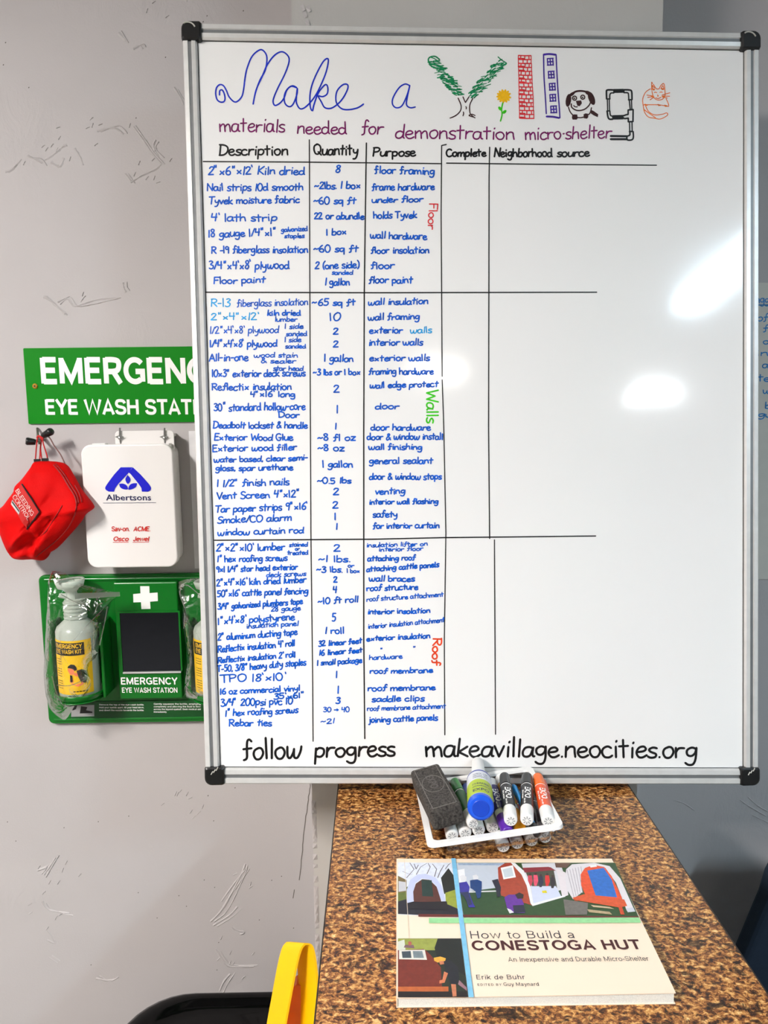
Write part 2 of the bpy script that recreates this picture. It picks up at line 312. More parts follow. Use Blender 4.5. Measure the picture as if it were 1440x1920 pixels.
def hand(mb, plane, text, x0, x1, y0, y1, cap, wpx=2.2, jit=.22, h=.0004):
    """write text between photo columns x0..x1 with the baseline running y0..y1"""
    if cap < 10 and wpx < 3: wpx *= .78
    tot = sum(G[c][0] for c in text); k = (x1-x0)/tot; ky = cap/9.0; x = 0; rr = random.Random(text+str(x0))
    a = plane.uv(x0, y0); b = plane.uv(x0+1, y0); wd = wpx*math.hypot(b[0]-a[0], b[1]-a[1])
    for c in text:
        adv, st = G[c]; dy = rr.uniform(-jit, jit); sl = rr.uniform(-.06, .1); sc = rr.uniform(.93, 1.07)
        for s_ in st.split(';'):
            if not s_: continue
            pts = [tuple(float(q) for q in p.split(',')) for p in s_[1:].split()]
            if s_[0] == 's': pts = spline(pts, 3)
            out = []
            for gx, gy in pts:
                gy = gy*sc+dy; fx = x0+(x+gx+gy*sl)*k; t = (fx-x0)/max(1, x1-x0)
                out.append(plane.uv(fx, y0+(y1-y0)*t-gy*ky))
            ribbon(mb, plane, out, wd, h)
        mb.flush(); x += adv
def hand_down(mb, plane, text, xb, y0, y1, cap, wpx=2.6, dx=0):   # text turned a quarter clockwise
    tot = sum(G[c][0] for c in text); k = (y1-y0)/tot; ky = cap/9.0; x = 0
    a = plane.uv(xb, y0); b = plane.uv(xb+1, y0); wd = wpx*(b[0]-a[0])
    for c in text:
        adv, st = G[c]
        for s_ in st.split(';'):
            pts = [tuple(float(q) for q in p.split(',')) for p in s_[1:].split()]
            if s_[0] == 's': pts = spline(pts, 3)
            ribbon(mb, plane, [plane.uv(xb+dx*(x+gx)/tot+gy*ky, y0+(x+gx)*k) for gx, gy in pts], wd)
        x += adv
def decal(mb, tree, pts_px, faces, off=.0008):
    """lay flat print onto a curved surface found by its BVH"""
    out = []
    for px, py in pts_px:
        d = ray(px, py).normalized(); hit = tree.ray_cast(CAM, d)
        if hit[0] is None: return
        nrm = hit[1] if hit[1].dot(d) < 0 else -hit[1]
        out.append(hit[0]+nrm*off)
    mb.add(out, faces)
def bvh(mbs):
    vs, fs = [], []
    for m_ in mbs:
        k = len(vs); vs += m_.v; fs += [tuple(i+k for i in f) for f in m_.f]
    return BVHTree.FromPolygons(vs, fs)
def gridpoly(a, b, c, d, n=8, m_=8):        # four corners (px) -> grid of px points, faces
    pts = []
    for j in range(m_+1):
        for i in range(n+1):
            s, t = i/n, j/m_
            pts.append(tuple((a[q]*(1-s)+b[q]*s)*(1-t)+(d[q]*(1-s)+c[q]*s)*t for q in (0, 1)))
    return pts, [(j*(n+1)+i, j*(n+1)+i+1, (j+1)*(n+1)+i+1, (j+1)*(n+1)+i) for j in range(m_) for i in range(n)]

# ---------------------------------------------------------------- surface materials
def plaster(name, rgb, rough=.6):
    m = mat(name, rgb, rough, var=0, spec=.3); nt = m.node_tree; b = nt.nodes['Principled BSDF']
    tc = nt.nodes.new('ShaderNodeTexCoord')
    n0 = nt.nodes.new('ShaderNodeTexNoise'); n0.inputs['Scale'].default_value = 2.2; n0.inputs['Detail'].default_value = 4
    nt.links.new(tc.outputs['Object'], n0.inputs['Vector'])
    r0 = nt.nodes.new('ShaderNodeValToRGB'); c = lin(rgb); e = r0.color_ramp.elements
    e[0].position = .3; e[1].position = .7; e[0].color = tuple(x*.94 for x in c[:3])+(1,); e[1].color = tuple(x*1.05 for x in c[:3])+(1,)
    nt.links.new(n0.outputs['Fac'], r0.inputs['Fac']); nt.links.new(r0.outputs['Color'], b.inputs['Base Color'])
    # fine roller texture + sparse trowel scars where a second noise allows them
    n1 = nt.nodes.new('ShaderNodeTexNoise'); n1.inputs['Scale'].default_value = 260; n1.inputs['Detail'].default_value = 2
    n2 = nt.nodes.new('ShaderNodeTexNoise'); n2.inputs['Scale'].default_value = 26; n2.inputs['Detail'].default_value = 6; n2.inputs['Roughness'].default_value = .65
    n2.inputs['Distortion'].default_value = 1.2
    n3 = nt.nodes.new('ShaderNodeTexNoise'); n3.inputs['Scale'].default_value = 4.3; n3.inputs['Detail'].default_value = 1
    mp = nt.nodes.new('ShaderNodeMapping'); mp.inputs['Rotation'].default_value = (0, .6, 0); mp.inputs['Scale'].default_value = (1, 1, .45)
    nt.links.new(tc.outputs['Object'], mp.inputs['Vector']); nt.links.new(mp.outputs['Vector'], n2.inputs['Vector'])
    for n in (n1, n3): nt.links.new(tc.outputs['Object'], n.inputs['Vector'])
    rb = nt.nodes.new('ShaderNodeValToRGB'); rb.color_ramp.elements[0].position = .575; rb.color_ramp.elements[1].position = .66
    nt.links.new(n3.outputs['Fac'], rb.inputs['Fac'])
    mu = nt.nodes.new('ShaderNodeMath'); mu.operation = 'MULTIPLY'
    nt.links.new(n2.outputs['Fac'], mu.inputs[0]); nt.links.new(rb.outputs['Color'], mu.inputs[1])
    b1 = nt.nodes.new('ShaderNodeBump'); b1.inputs['Strength'].default_value = .35; b1.inputs['Distance'].default_value = .0006
    b2 = nt.nodes.new('ShaderNodeBump'); b2.inputs['Strength'].default_value = .35; b2.inputs['Distance'].default_value = .008
    nt.links.new(n1.outputs['Fac'], b1.inputs['Height']); nt.links.new(mu.outputs[0], b2.inputs['Height'])
    nt.links.new(b1.outputs['Normal'], b2.inputs['Normal']); nt.links.new(b2.outputs['Normal'], b.inputs['Normal'])
    return m
def laminate():
    m = mat('speckled_laminate', (170, 120, 70), .36, var=0, spec=.45); nt = m.node_tree; b = nt.nodes['Principled BSDF']
    tc = nt.nodes.new('ShaderNodeTexCoord'); mp = nt.nodes.new('ShaderNodeMapping')
    mp.inputs['Rotation'].default_value = (0, 0, .25); mp.inputs['Scale'].default_value = (.75, 1.0, 1)
    nt.links.new(tc.outputs['Object'], mp.inputs['Vector'])
    def noise(s, d, dist=0, r=.6):
        n = nt.nodes.new('ShaderNodeTexNoise'); n.inputs['Scale'].default_value = s; n.inputs['Detail'].default_value = d
        n.inputs['Distortion'].default_value = dist; n.inputs['Roughness'].default_value = r
        nt.links.new(mp.outputs['Vector'], n.inputs['Vector']); return n
    n = noise(175, 4, .5, .72); r = nt.nodes.new('ShaderNodeValToRGB'); e = r.color_ramp.elements
    cols = [(.0, (20, 12, 10)), (.38, (32, 18, 12)), (.44, (98, 54, 28)), (.495, (146, 90, 42)), (.55, (192, 134, 70)), (.61, (224, 174, 106)), (.72, (248, 218, 156))]
    e[0].position = cols[0][0]; e[0].color = lin(cols[0][1]); e[1].position = cols[-1][0]; e[1].color = lin(cols[-1][1])
    for p, c in cols[1:-1]:
        q = e.new(p); q.color = lin(c)
    nt.links.new(n.outputs['Fac'], r.inputs['Fac'])
    n2 = noise(60, 4, .8, .7); r2_ = nt.nodes.new('ShaderNodeValToRGB'); e2 = r2_.color_ramp.elements
    e2[0].position = .38; e2[0].color = (.05, .035, .03, 1); e2[1].position = .45; e2[1].color = (1, 1, 1, 1)
    nt.links.new(n2.outputs['Fac'], r2_.inputs['Fac'])
    mx = nt.nodes.new('ShaderNodeMix'); mx.data_type = 'RGBA'; mx.blend_type = 'MULTIPLY'; mx.inputs['Factor'].default_value = .9
    nt.links.new(r.outputs['Color'], mx.inputs['A']); nt.links.new(r2_.outputs['Color'], mx.inputs['B'])
    nt.links.new(mx.outputs['Result'], b.inputs['Base Color'])
    return m
def board_surface():
    m = mat('gloss_white_enamel', (243, 243, 242), .09, var=.008, vscale=3, spec=.62); nt = m.node_tree; b = nt.nodes['Principled BSDF']
    tc = nt.nodes.new('ShaderNodeTexCoord'); n = nt.nodes.new('ShaderNodeTexNoise'); n.inputs['Scale'].default_value = 4.5; n.inputs['Detail'].default_value = 1
    nt.links.new(tc.outputs['Object'], n.inputs['Vector'])
    bp = nt.nodes.new('ShaderNodeBump'); bp.inputs['Strength'].default_value = .5; bp.inputs['Distance'].default_value = .0035
    nt.links.new(n.outputs['Fac'], bp.inputs['Height']); nt.links.new(bp.outputs['Normal'], b.inputs['Normal'])
    return m
def clear(name, gloss=.16, tint=(1, 1, 1), rough=.08, bump=.0, bscale=30):
    m = bpy.data.materials.new(name); m.use_nodes = True; nt = m.node_tree; nt.nodes.clear()
    out = nt.nodes.new('ShaderNodeOutputMaterial'); mx = nt.nodes.new('ShaderNodeMixShader')
    t = nt.nodes.new('ShaderNodeBsdfTransparent'); t.inputs[0].default_value = tint+(1,)
    g = nt.nodes.new('ShaderNodeBsdfGlossy'); g.inputs['Roughness'].default_value = rough
    fr = nt.nodes.new('ShaderNodeLayerWeight'); fr.inputs['Blend'].default_value = .25
    ma = nt.nodes.new('ShaderNodeMath'); ma.operation = 'MULTIPLY_ADD'; ma.inputs[1].default_value = .6; ma.inputs[2].default_value = gloss; ma.use_clamp = True
    nt.links.new(fr.outputs['Fresnel'], ma.inputs[0]); nt.links.new(ma.outputs[0], mx.inputs['Fac'])
    nt.links.new(t.outputs[0], mx.inputs[1]); nt.links.new(g.outputs[0], mx.inputs[2]); nt.links.new(mx.outputs[0], out.inputs[0])
    if bump:
        tc = nt.nodes.new('ShaderNodeTexCoord'); n = nt.nodes.new('ShaderNodeTexNoise'); n.inputs['Scale'].default_value = bscale; n.inputs['Detail'].default_value = 3
        n.inputs['Distortion'].default_value = 1.5
        bp = nt.nodes.new('ShaderNodeBump'); bp.inputs['Strength'].default_value = bump; bp.inputs['Distance'].default_value = .01
        nt.links.new(tc.outputs['Object'], n.inputs['Vector']); nt.links.new(n.outputs['Fac'], bp.inputs['Height'])
        nt.links.new(bp.outputs['Normal'], g.inputs['Normal']); nt.links.new(bp.outputs['Normal'], fr.inputs['Normal'])
    MATS[name] = m; return m
M_WALL = plaster('grey_wall_paint', (186, 182, 182)); M_PIL = plaster('grey_pillar_paint', (190, 188, 184))
M_LAM = laminate(); M_BOARD = board_surface()
M_ALU = mat('brushed_aluminium', (228, 228, 226), .34, .35, var=.04, vscale=60)
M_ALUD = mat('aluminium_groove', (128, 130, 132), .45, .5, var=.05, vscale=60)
M_BLK = mat('black_plastic', (16, 16, 17), .35, bump=.1)
M_WHT = mat('white_plastic', (240, 240, 238), .35, var=.02)
INK = {k: mat(k+'_ink', c, .35, var=v, vscale=260) for k, c, v in (
    ('blue', (0, 88, 198), .35), ('royal_blue', (8, 44, 190), .25), ('glare_blue', (20, 160, 225), .3), ('black', (14, 14, 16), .2),
    ('purple', (118, 14, 92), .5), ('red', (222, 48, 56), .25), ('green', (14, 132, 80), .35), ('lime', (60, 200, 20), .2),
    ('yellow', (250, 190, 16), .1), ('indigo', (62, 32, 150), .3), ('brown', (52, 18, 18), .3), ('orange', (240, 112, 24), .25),
    ('red_orange', (226, 66, 22), .25), ('cyan_blue', (0, 118, 190), .2), ('white', (250, 250, 248), 0), ('logo_blue', (18, 22, 200), .02),
    ('navy', (26, 30, 84), .05), ('print_red', (206, 38, 26), .02))}

# ================================================================= ROOM
WY = 1.511; PY = 1.3406                     # back wall plane, pillar face
struct('wall_back', MB().box(-3.2, 3.3, WY, WY+.12, 0, CEIL), M_WALL)
struct('wall_pillar', MB().box(-.1277, .4715, PY, WY, 0, CEIL), M_PIL)
struct('floor', MB().box(-3.2, 3.3, -4.6, WY, -.1, 0), mat('grey_vinyl_floor', (120, 116, 108), .5, vscale=8))
struct('ceiling', MB().box(-3.2, 3.3, -4.6, WY, CEIL, CEIL+.1), mat('ceiling_paint', (170, 170, 168), .8))
struct('wall_left', MB().box(-3.3, -3.2, -4.6, WY, 0, CEIL), M_WALL)
struct('wall_right', MB().box(3.3, 3.4, -4.6, WY, 0, CEIL), M_WALL)
struct('wall_front', MB().box(-3.3, 3.4, -4.7, -4.6, 0, CEIL), mat('front_wall_paint', (110, 114, 118), .7))
for (x, y, hx, hy_, st, c, lb) in LAMPS:
    t = thing('ceiling_light', lb, 'light', (x, y, CEIL-.03))
    f = MB()
    for a in ((x-hx-.03, x-hx, y-hy_-.03, y+hy_+.03), (x+hx, x+hx+.03, y-hy_-.03, y+hy_+.03), (x-hx, x+hx, y-hy_-.03, y-hy_), (x-hx, x+hx, y+hy_, y+hy_+.03)):
        f.box(a[0], a[1], a[2], a[3], CEIL-.035, CEIL)
    f.make('frame', M_WHT, t)
    m = mat('lamp_diffuser_%d' % int(abs(x)*100+st), tuple(255*q for q in c), .5, var=0, emit=st)
    MB().box(x-hx, x+hx, y-hy_, y+hy_, CEIL-.02, CEIL-.005).make('diffuser', m, t)

# plaster scars and hairline cracks on the wall, as raised or sunken filler
WALL = Plane((0, WY, 0), (1, 0, 0), (0, 0, 1)); PIL = Plane((0, PY, 0), (1, 0, 0), (0, 0, 1))
def ridge(mb, plane, pts, w_=.0045, h=.0014):
    uv = [plane.uv(*p) for p in spline(pts, 4)]
    for i in range(len(uv)-1):
        (a, b), (c, d) = uv[i], uv[i+1]; L = math.hypot(c-a, d-b) or 1; k = w_*(.5+.5*random.random()); nx, ny = -(d-b)/L*k, (c-a)/L*k
        hh = h*(.5+.7*random.random())
        mb.add([plane.at(a-nx, b-ny, -.0005), plane.at(c-nx, d-ny, -.0005), plane.at(c, d, hh), plane.at(a, b, hh), plane.at(c+nx, d+ny, -.0005), plane.at(a+nx, b+ny, -.0005)],
               [(0, 1, 2, 3), (3, 2, 4, 5)])
sm = MB()
for pts in ([(415, 1690), (440, 1655), (464, 1625)], [(395, 1728), (420, 1700), (452, 1640), (460, 1620)], [(400, 1735), (430, 1716), (445, 1700)],
            [(82, 1640), (95, 1622), (104, 1608)], [(70, 1632), (88, 1626)], [(436, 1738), (444, 1744), (458, 1748), (450, 1752)],
            [(405, 1780), (418, 1800), (432, 1812), (476, 1812)], [(412, 1858), (420, 1840), (432, 1826)], [(180, 1834), (200, 1838), (216, 1836)],
            [(90, 1745), (104, 1768), (88, 1762)], [(92, 1795), (108, 1806)], [(80, 1690), (92, 1706), (130, 1712)],
            [(250, 238), (268, 262), (284, 286), (302, 306)], [(302, 308), (290, 318), (268, 328), (245, 342)], [(246, 342), (238, 330), (234, 326)],
            [(292, 262), (288, 276), (300, 300)], [(40, 298), (22, 318), (10, 322)], [(52, 292), (70, 300), (80, 306)], [(84, 300), (100, 290), (116, 276), (126, 272)],
            [(96, 304), (112, 312), (120, 296)], [(140, 278), (150, 294), (156, 310)], [(108, 566), (126, 560), (140, 574), (160, 568), (190, 560), (218, 560)],
            [(82, 556), (100, 568), (122, 588)], [(230, 530), (232, 540), (236, 548)], [(222, 62), (236, 76)], [(250, 92), (262, 86), (268, 92)],
            [(182, 246), (214, 240), (232, 252)], [(326, 164), (338, 182), (344, 196)]):
    ridge(sm, WALL, pts)
    if random.random() < .7: ridge(sm, WALL, [(x+random.uniform(4, 9), y+random.uniform(-5, 5)) for x, y in pts], .0025, .0015)
for _ in range(70):
    cx, cy = random.choice([(430, 1660), (90, 1640), (425, 1810), (90, 1710), (100, 290), (280, 320), (150, 566), (360, 1500), (160, 250), (300, 20)])
    x, y = cx+random.gauss(0, 26), cy+random.gauss(0, 18); a = random.uniform(.3, 1.3)
    ridge(sm, WALL, [(x, y), (x+4*math.cos(a), y-5*math.sin(a)), (x+8*math.cos(a), y-9*math.sin(a))], .0018, .0014)
for pts in ([(1388, 1500), (1402, 1510), (1436, 1530)], [(1402, 1494), (1420, 1510), (1440, 1522)], [(1410, 1528), (1440, 1542)], [(1262, 1500), (1282, 1506), (1303, 1520)]):
    ridge(sm, WALL, pts, .0028, .0015)
so = sm.make('plaster_relief', M_WALL, bpy.data.objects['wall_back']); so['kind'] = 'stuff'
ck = MB()
for pts in ([(582, 1470), (578, 1500), (574, 1530), (569, 1575), (565, 1620), (562, 1650)], [(551, 1668), (549, 1684)]):
    uv = [WALL.uv(x+random.uniform(-1, 1), y) for x, y in spline(pts, 5)]; ribbon(ck, WALL, uv, .0016, .0003)
for _ in range(40):
    p = WALL.uv(random.choice([random.uniform(0, 400), random.uniform(380, 560)]), random.choice([random.uniform(5, 260), random.uniform(1470, 1840)])); ribbon(ck, WALL, [p, (p[0]+.001, p[1]+.001)], .0018, .0003)
ck.make('hairline_crack', mat('dark_crack', (96, 90, 84), .9), bpy.data.objects['wall_back'])
pr = MB()                                   # ragged paint ridge along the pillar's left edge
y = 1500
while y < 1900:
    e_ = hy(588+(y-1470)*.012, y, PY); k = random.uniform(.002, .006); l = random.uniform(.008, .03)
    x_ = -.1277
    pr.add([(x_-.001, PY-.0002, e_.z), (x_-.001, PY-.0002, e_.z-l), (x_+.003, PY-k*.5, e_.z-l*.5), (x_+.008, PY-.0002, e_.z-l*.9), (x_+.007, PY-.0002, e_.z-l*.1)],
           [(0, 1, 2), (1, 3, 2), (3, 4, 2), (4, 0, 2)]); y += random.uniform(6, 22)
for (x0, y0) in ((562, 12), (566, 24), (571, 40), (573, 14)):
    a = hy(x0, y0, PY); pr.add([a, a+V((.004, 0, -.008)), a+V((.009, -.002, -.006)), a+V((.006, 0, .004))], [(0, 1, 2), (0, 2, 3)])
po = pr.make('paint_ridge', M_WALL, bpy.data.objects['wall_pillar']); po['kind'] = 'stuff'

# ================================================================= COUNTER
cx0, cx1 = -.0699, .4022
t = thing('countertop', 'brown speckled stone-look counter top carrying the book and the marker tray', 'counter', (.17, .8, CT-.04))
bevel(MB().box(cx0, cx1, .28, PY-.001, CT-.035, CT).make('worktop', M_LAM, t), .0015)
MB().box(cx0-.0015, cx0, .28, PY-.001, CT-.034, CT-.001).make('edge_band', mat('dark_edge', (40, 30, 22), .5), t)
MB().box(cx1, cx1+.0015, .28, PY-.001, CT-.034, CT-.001).make('edge_band', MATS['dark_edge'], t)
t = thing('base_cabinet', 'pale grey base cabinet carrying the speckled counter top', 'cabinet', (.17, .8, 0))
MB().box(cx0+.03, cx1-.03, .32, PY-.001, .09, CT-.0355).make('body', mat('cabinet_grey', (168, 164, 156), .5), t)
MB().box(cx0+.05, cx1-.05, .36, PY-.001, 0, .09).make('plinth', MATS['dark_edge'], t)

# ================================================================= WHITEBOARD
LEAN, YB = .124, .01712
Rz = Matrix.Rotation(YB, 3, 'Z')
BU = Rz @ V((1, 0, 0)); BV = Rz @ V((0, math.sin(LEAN), math.cos(LEAN)))
BORD = V((.16335, 1.168, CT+.004))
BD = Plane(BORD, BU, BV)
OC = [BD.uv(*p) for p in ((387, 1468), (1419, 1468), (1420, 65), (343, 47))]          # bl br tr tl
wb = thing('whiteboard', 'large aluminium-framed whiteboard covered with a handwritten materials list, leaning on the pillar', 'whiteboard', BORD)
def lerp(a, b, t): return (a[0]+(b[0]-a[0])*t, a[1]+(b[1]-a[1])*t)
pan = MB(); q = [BD.at(u, v, 0) for u, v in OC]; pan.prism([p-BD.n*.012 for p in q], BD.n*.012)
ins = MB(); cen = (sum(c[0] for c in OC)/4, sum(c[1] for c in OC)/4)
def inset(c, d): return (c[0]+d*(1 if c[0] < cen[0] else -1), c[1]+d*(1 if c[1] < cen[1] else -1))
pan = MB().prism([BD.at(*inset(c, .006), h=-.012) for c in OC], BD.n*.012)
pan.make('writing_surface', M_BOARD, wb)
prof = [(0, -.014), (0, .004), (.0015, .006), (.0085, .0065), (.0095, .0045), (.0145, .0045), (.0155, .0065), (.022, .006), (.0245, .003), (.0245, 0)]
for i in range(4):
    a, b = OC[i], OC[(i+1) % 4]; m_ = MB(); m2 = MB(); vs = []
    horizontal = i in (0, 2)
    for e_, (cc) in enumerate((a, b)):
        for d, h in prof:
            if horizontal: c2 = (cc[0]+.015*(1 if cc[0] < cen[0] else -1), cc[1]+d*(1 if cc[1] < cen[1] else -1))
            else: c2 = (cc[0]+d*.9*(1 if cc[0] < cen[0] else -1), cc[1]+.015*(1 if cc[1] < cen[1] else -1))
            vs.append(BD.at(c2[0], c2[1], h))
    n = len(prof)
    for k in range(n-1):
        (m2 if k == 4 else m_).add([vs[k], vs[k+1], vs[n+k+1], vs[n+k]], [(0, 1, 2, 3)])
    m_.add([vs[0], vs[n-1], vs[2*n-1], vs[n]], [(0, 1, 2, 3)])
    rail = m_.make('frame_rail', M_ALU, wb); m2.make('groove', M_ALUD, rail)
    dk = MB()                               # dark gasket line between frame and surface
    gi = .0252 if horizontal else .0228; g0, g1 = (inset(a, gi), inset(b, gi)); ribbon(dk, BD, [g0, g1], .0011, .0005); dk.make('gasket', M_BLK, rail)
for i, c in enumerate(OC):
    sx = 1 if c[0] < cen[0] else -1; sy = 1 if c[1] < cen[1] else -1; S = .0305
    x0, x1 = sorted((c[0]-.0015*sx, c[0]+S*sx)); y0, y1 = sorted((c[1]-.0015*sy, c[1]+S*.92*sy))
    rs = [.004]*4; rs[i] = .012
    pts = rrect(x0, y0, x1, y1, rs)
    m_ = MB(); rings = []
    for (h, k) in ((-.015, 1), (.005, 1), (.009, .94), (.0105, .8)):
        mx, my = (x0+x1)/2, (y0+y1)/2; rings.append([BD.at(mx+(u-mx)*k, my+(v-my)*k, h) for u, v in pts])
    n = len(pts); m_.add([p for r in rings for p in r], [(j*n+a, j*n+(a+1) % n, (j+1)*n+(a+1) % n, (j+1)*n+a) for j in range(3) for a in range(n)]+[tuple(range(3*n, 4*n)), tuple(range(n))[::-1]])
    cap_ = m_.make('corner_cap', M_BLK, wb, smooth=False)
    sc_ = MB(); ux = x0+(x1-x0)*.35; vy = y0+(y1-y0)*.35
    if i in (2, 3): sc_.tube([BD.at(ux+.012*math.cos(t_), vy+.004+.012*math.sin(t_), .0105) for t_ in [k*.25+.4 for k in range(8)]], .0012, 6)
    else:
        for k in range(3): sc_.tube([BD.at(ux+.004*k, vy+.008+.003*k, .0108), BD.at(ux+.004*k+.003, vy+.013+.003*k, .0105)], .0008, 6)
    sc_.make('pale_rib', mat('cap_pale_grey', (190, 188, 180), .5), cap_)  # pale grey raised strokes on the black cap
# ---- ink on the board
def ink(name, colour, fn):
    m_ = MB(); fn(m_); return m_.make(name, INK[colour], wb)
def path(mb, pts, s, ox, oy, wpx, smooth=True, plane=BD):
    P_ = [(ox+x/s, oy+y/s) for x, y in pts]
    if smooth: P_ = spline(P_, 5)
    a = plane.uv(*P_[0]); b = plane.uv(P_[0][0]+1, P_[0][1]); ribbon(mb, plane, [plane.uv(*p) for p in P_], wpx*(b[0]-a[0]))
def blob(mb, pts, s, ox, oy, plane=BD, h=.0004): mb.flat2(plane, [plane.uv(ox+x/s, oy+y/s) for x, y in pts], h)
MAKE = [(78,355),(80,325),(95,320),(108,340),(115,375),(108,398),(85,402),(62,385),(52,345),(58,305),(80,284),(105,292),(125,325),(145,370),(185,402),(225,370),(240,320),(250,240),(265,170),(300,90),(355,48),(390,75),(398,120),(385,190),(350,255),(320,340),(305,415),(325,320),(365,230),(400,150),(450,85),(500,62),(540,90),(547,130),(520,210),(475,300),(445,370),(440,405),(455,425),(490,405),(515,370),(530,325),(560,295),(598,305),(570,292),(535,315),(515,360),(520,410),(548,433),(575,415),(600,350),(603,310),(597,360),(598,410),(625,448),(670,425),(730,350),(790,220),(812,130),(803,108),(770,140),(715,250),(690,340),(690,430),(705,460),(715,420),(745,340),(790,285),(808,300),(805,345),(775,365),(745,362),(765,400),(790,440),(840,440),(900,390),(940,320),(942,285),(910,285),(870,330),(865,400),(900,445),(950,453),(1010,440),(1050,415)]
ink('title_lettering', 'royal_blue', lambda m: path(m, MAKE, 3.6, 390, 80, 2.8))
ink('title_lettering', 'royal_blue', lambda m: path(m, [(1360,290),(1330,280),(1290,305),(1250,370),(1245,415),(1270,440),(1310,425),(1345,350),(1362,290),(1345,370),(1340,420),(1365,440),(1400,435)], 3.6, 390, 80, 2.6))
def tree(m):
    r = random.Random(3)
    for (ax, ay, bx, by, wd) in ((120, 150, 490, 590, 62), (1000, 150, 630, 590, 62)):
        for i in range(85):
            t = r.random(); cx = ax+(bx-ax)*t; cy = ay+(by-ay)*t; L = math.hypot(bx-ax, by-ay); nx, ny = -(by-ay)/L, (bx-ax)/L
            o = r.uniform(-1, 1)*wd*(.45+1.6*t*(1-t)+.2); cx += nx*o; cy += ny*o; l = r.uniform(18, 46)
            an = r.uniform(-.25, .5) if ax < bx else r.uniform(-.75, -.1)
            path(m, [(cx-l*math.cos(an), cy-l*math.sin(an)), (cx, cy+r.uniform(-8, 4)), (cx+l*math.cos(an), cy+l*math.sin(an))], 6.545, 790, 90, r.uniform(1.2, 2.5))
    path(m, [(225,145),(170,105),(105,115),(85,155),(120,220)], 6.545, 790, 90, 2.6)
    path(m, [(940,110),(985,150),(1045,190),(1010,215)], 6.545, 790, 90, 2)
td = ink('tree_drawing', 'green', tree)
def trunk(m):
    for p in ([(450,615),(485,700),(480,770),(420,830),(350,862)], [(630,620),(595,700),(595,790),(620,830),(660,860)], [(660,830),(620,815),(585,830),(640,850)], [(545,720),(552,735),(548,750)], [(515,785),(518,810),(510,835)]):
        path(m, p, 6.545, 790, 90, 1.9)
    path(m, [(510,600),(540,670),(585,600)], 6.545, 790, 90, 1.9, False)
ink('trunk_drawing', 'brown', trunk)
def sun(m):
    pts = []
    for i in range(40):
        a = i/40*2*math.pi; r = 92 if i % 3 else 70; pts.append((1012+r*math.cos(a), 592+r*math.sin(a)*.92))
    blob(m, pts, 6.545, 790, 90)
ink('flower_drawing', 'yellow', sun)
def stem(m):
    path(m, [(1000,672),(985,750),(990,820),(970,900)], 6.545, 790, 90, 2.6)
    for cx, cy, a in ((965, 745, .9), (1020, 785, -.7)):
        blob(m, [(cx+30*math.cos(t)*math.cos(a)-18*math.sin(t)*math.sin(a), cy+30*math.cos(t)*math.sin(a)+18*math.sin(t)*math.cos(a)) for t in [k*.52 for k in range(12)]], 6.545, 790, 90)
ink('stem_drawing', 'lime', stem)
def bricks(m):
    n = 16
    for j in range(n+1):
        t = j/n; y = 92+t*770; xa = 1190+t*15; xb = 1345+t*38
        path(m, [(xa, y), ((xa+xb)/2, y+4), (xb, y+3)], 6.545, 790, 90, 2.2)
        if j < n:
            k = [0, .36, .7, 1] if j % 2 else [0, .2, .52, .84, 1]
            for c in k: path(m, [(xa+(xb-xa)*c, y), (xa+(xb-xa)*c+random.uniform(-4, 4), y+48)], 6.545, 790, 90, 2.0 if 0 < c < 1 else 1.6, False)
            if j % 3 != 1: path(m, [(xa+8, y+38), (xa+70, y+40)], 6.545, 790, 90, 2.6)
ink('brick_tower_drawing', 'red', bricks)
def tower(m):
    path(m, [(50,70),(55,300),(68,500),(80,712)], 5.538, 1010, 90, 2.4); path(m, [(180,70),(188,250),(200,450),(212,600),(220,728)], 5.538, 1010, 90, 2.4)
    path(m, [(50,70),(110,64),(180,72)], 5.538, 1010, 90, 3.6); path(m, [(80,712),(150,716),(212,728)], 5.538, 1010, 90, 3.6)
    for cx, cy in ((120,146),(130,280),(141,405),(146,520),(155,640)):
        for dx in (-28, 0, 28): path(m, [(cx+dx-3, cy-36), (cx+dx+3, cy+36)], 5.538, 1010, 90, 2.3, False)
        for dy in (-34, 0, 34): path(m, [(cx-32, cy+dy), (cx+32, cy+dy-4)], 5.538, 1010, 90, 2.3, False)
ink('window_tower_drawing', 'indigo', tower)
def dog(m):
    A = (5.538, 1010, 90)
    path(m, [(330,490),(380,455),(440,447),(500,460),(535,495),(545,560)], *A, 3.4)
    for cx, cy, rx, ry, a in ((308, 545, 28, 68, .15), (548, 525, 32, 72, -.35), (515, 470, 38, 20, .5), (345, 480, 36, 16, -.6)):
        blob(m, [(cx+rx*math.cos(t)*math.cos(a)-ry*math.sin(t)*math.sin(a), cy+rx*math.cos(t)*math.sin(a)+ry*math.sin(t)*math.cos(a)) for t in [k*.42 for k in range(15)]], *A)
    for cx, cy in ((372, 522), (457, 512)):
        path(m, [(cx+21*math.cos(t), cy+21*math.sin(t)) for t in [k*.63 for k in range(11)]], *A, 2.2)
        blob(m, [(cx+9*math.cos(t)-2, cy+9*math.sin(t)+2) for t in [k*.8 for k in range(8)]], *A)
    blob(m, [(385,550),(440,545),(448,575),(425,606),(400,600)], *A)
    path(m, [(362,598),(378,612),(402,612)], *A, 2); path(m, [(338,580),(345,620),(400,650),(470,640),(520,600),(540,560)], *A, 2.4)
    path(m, [(308,615),(330,670),(375,712),(430,725),(480,712),(530,680),(548,620)], *A, 2.2)
    blob(m, [(348,700),(365,690),(400,692),(405,730),(395,745),(352,745),(344,725)], *A); blob(m, [(465,690),(485,680),(512,684),(515,720),(500,735),(468,730)], *A)
    blob(m, [(545,645),(570,655),(618,690),(612,720),(570,700),(540,680)], *A)
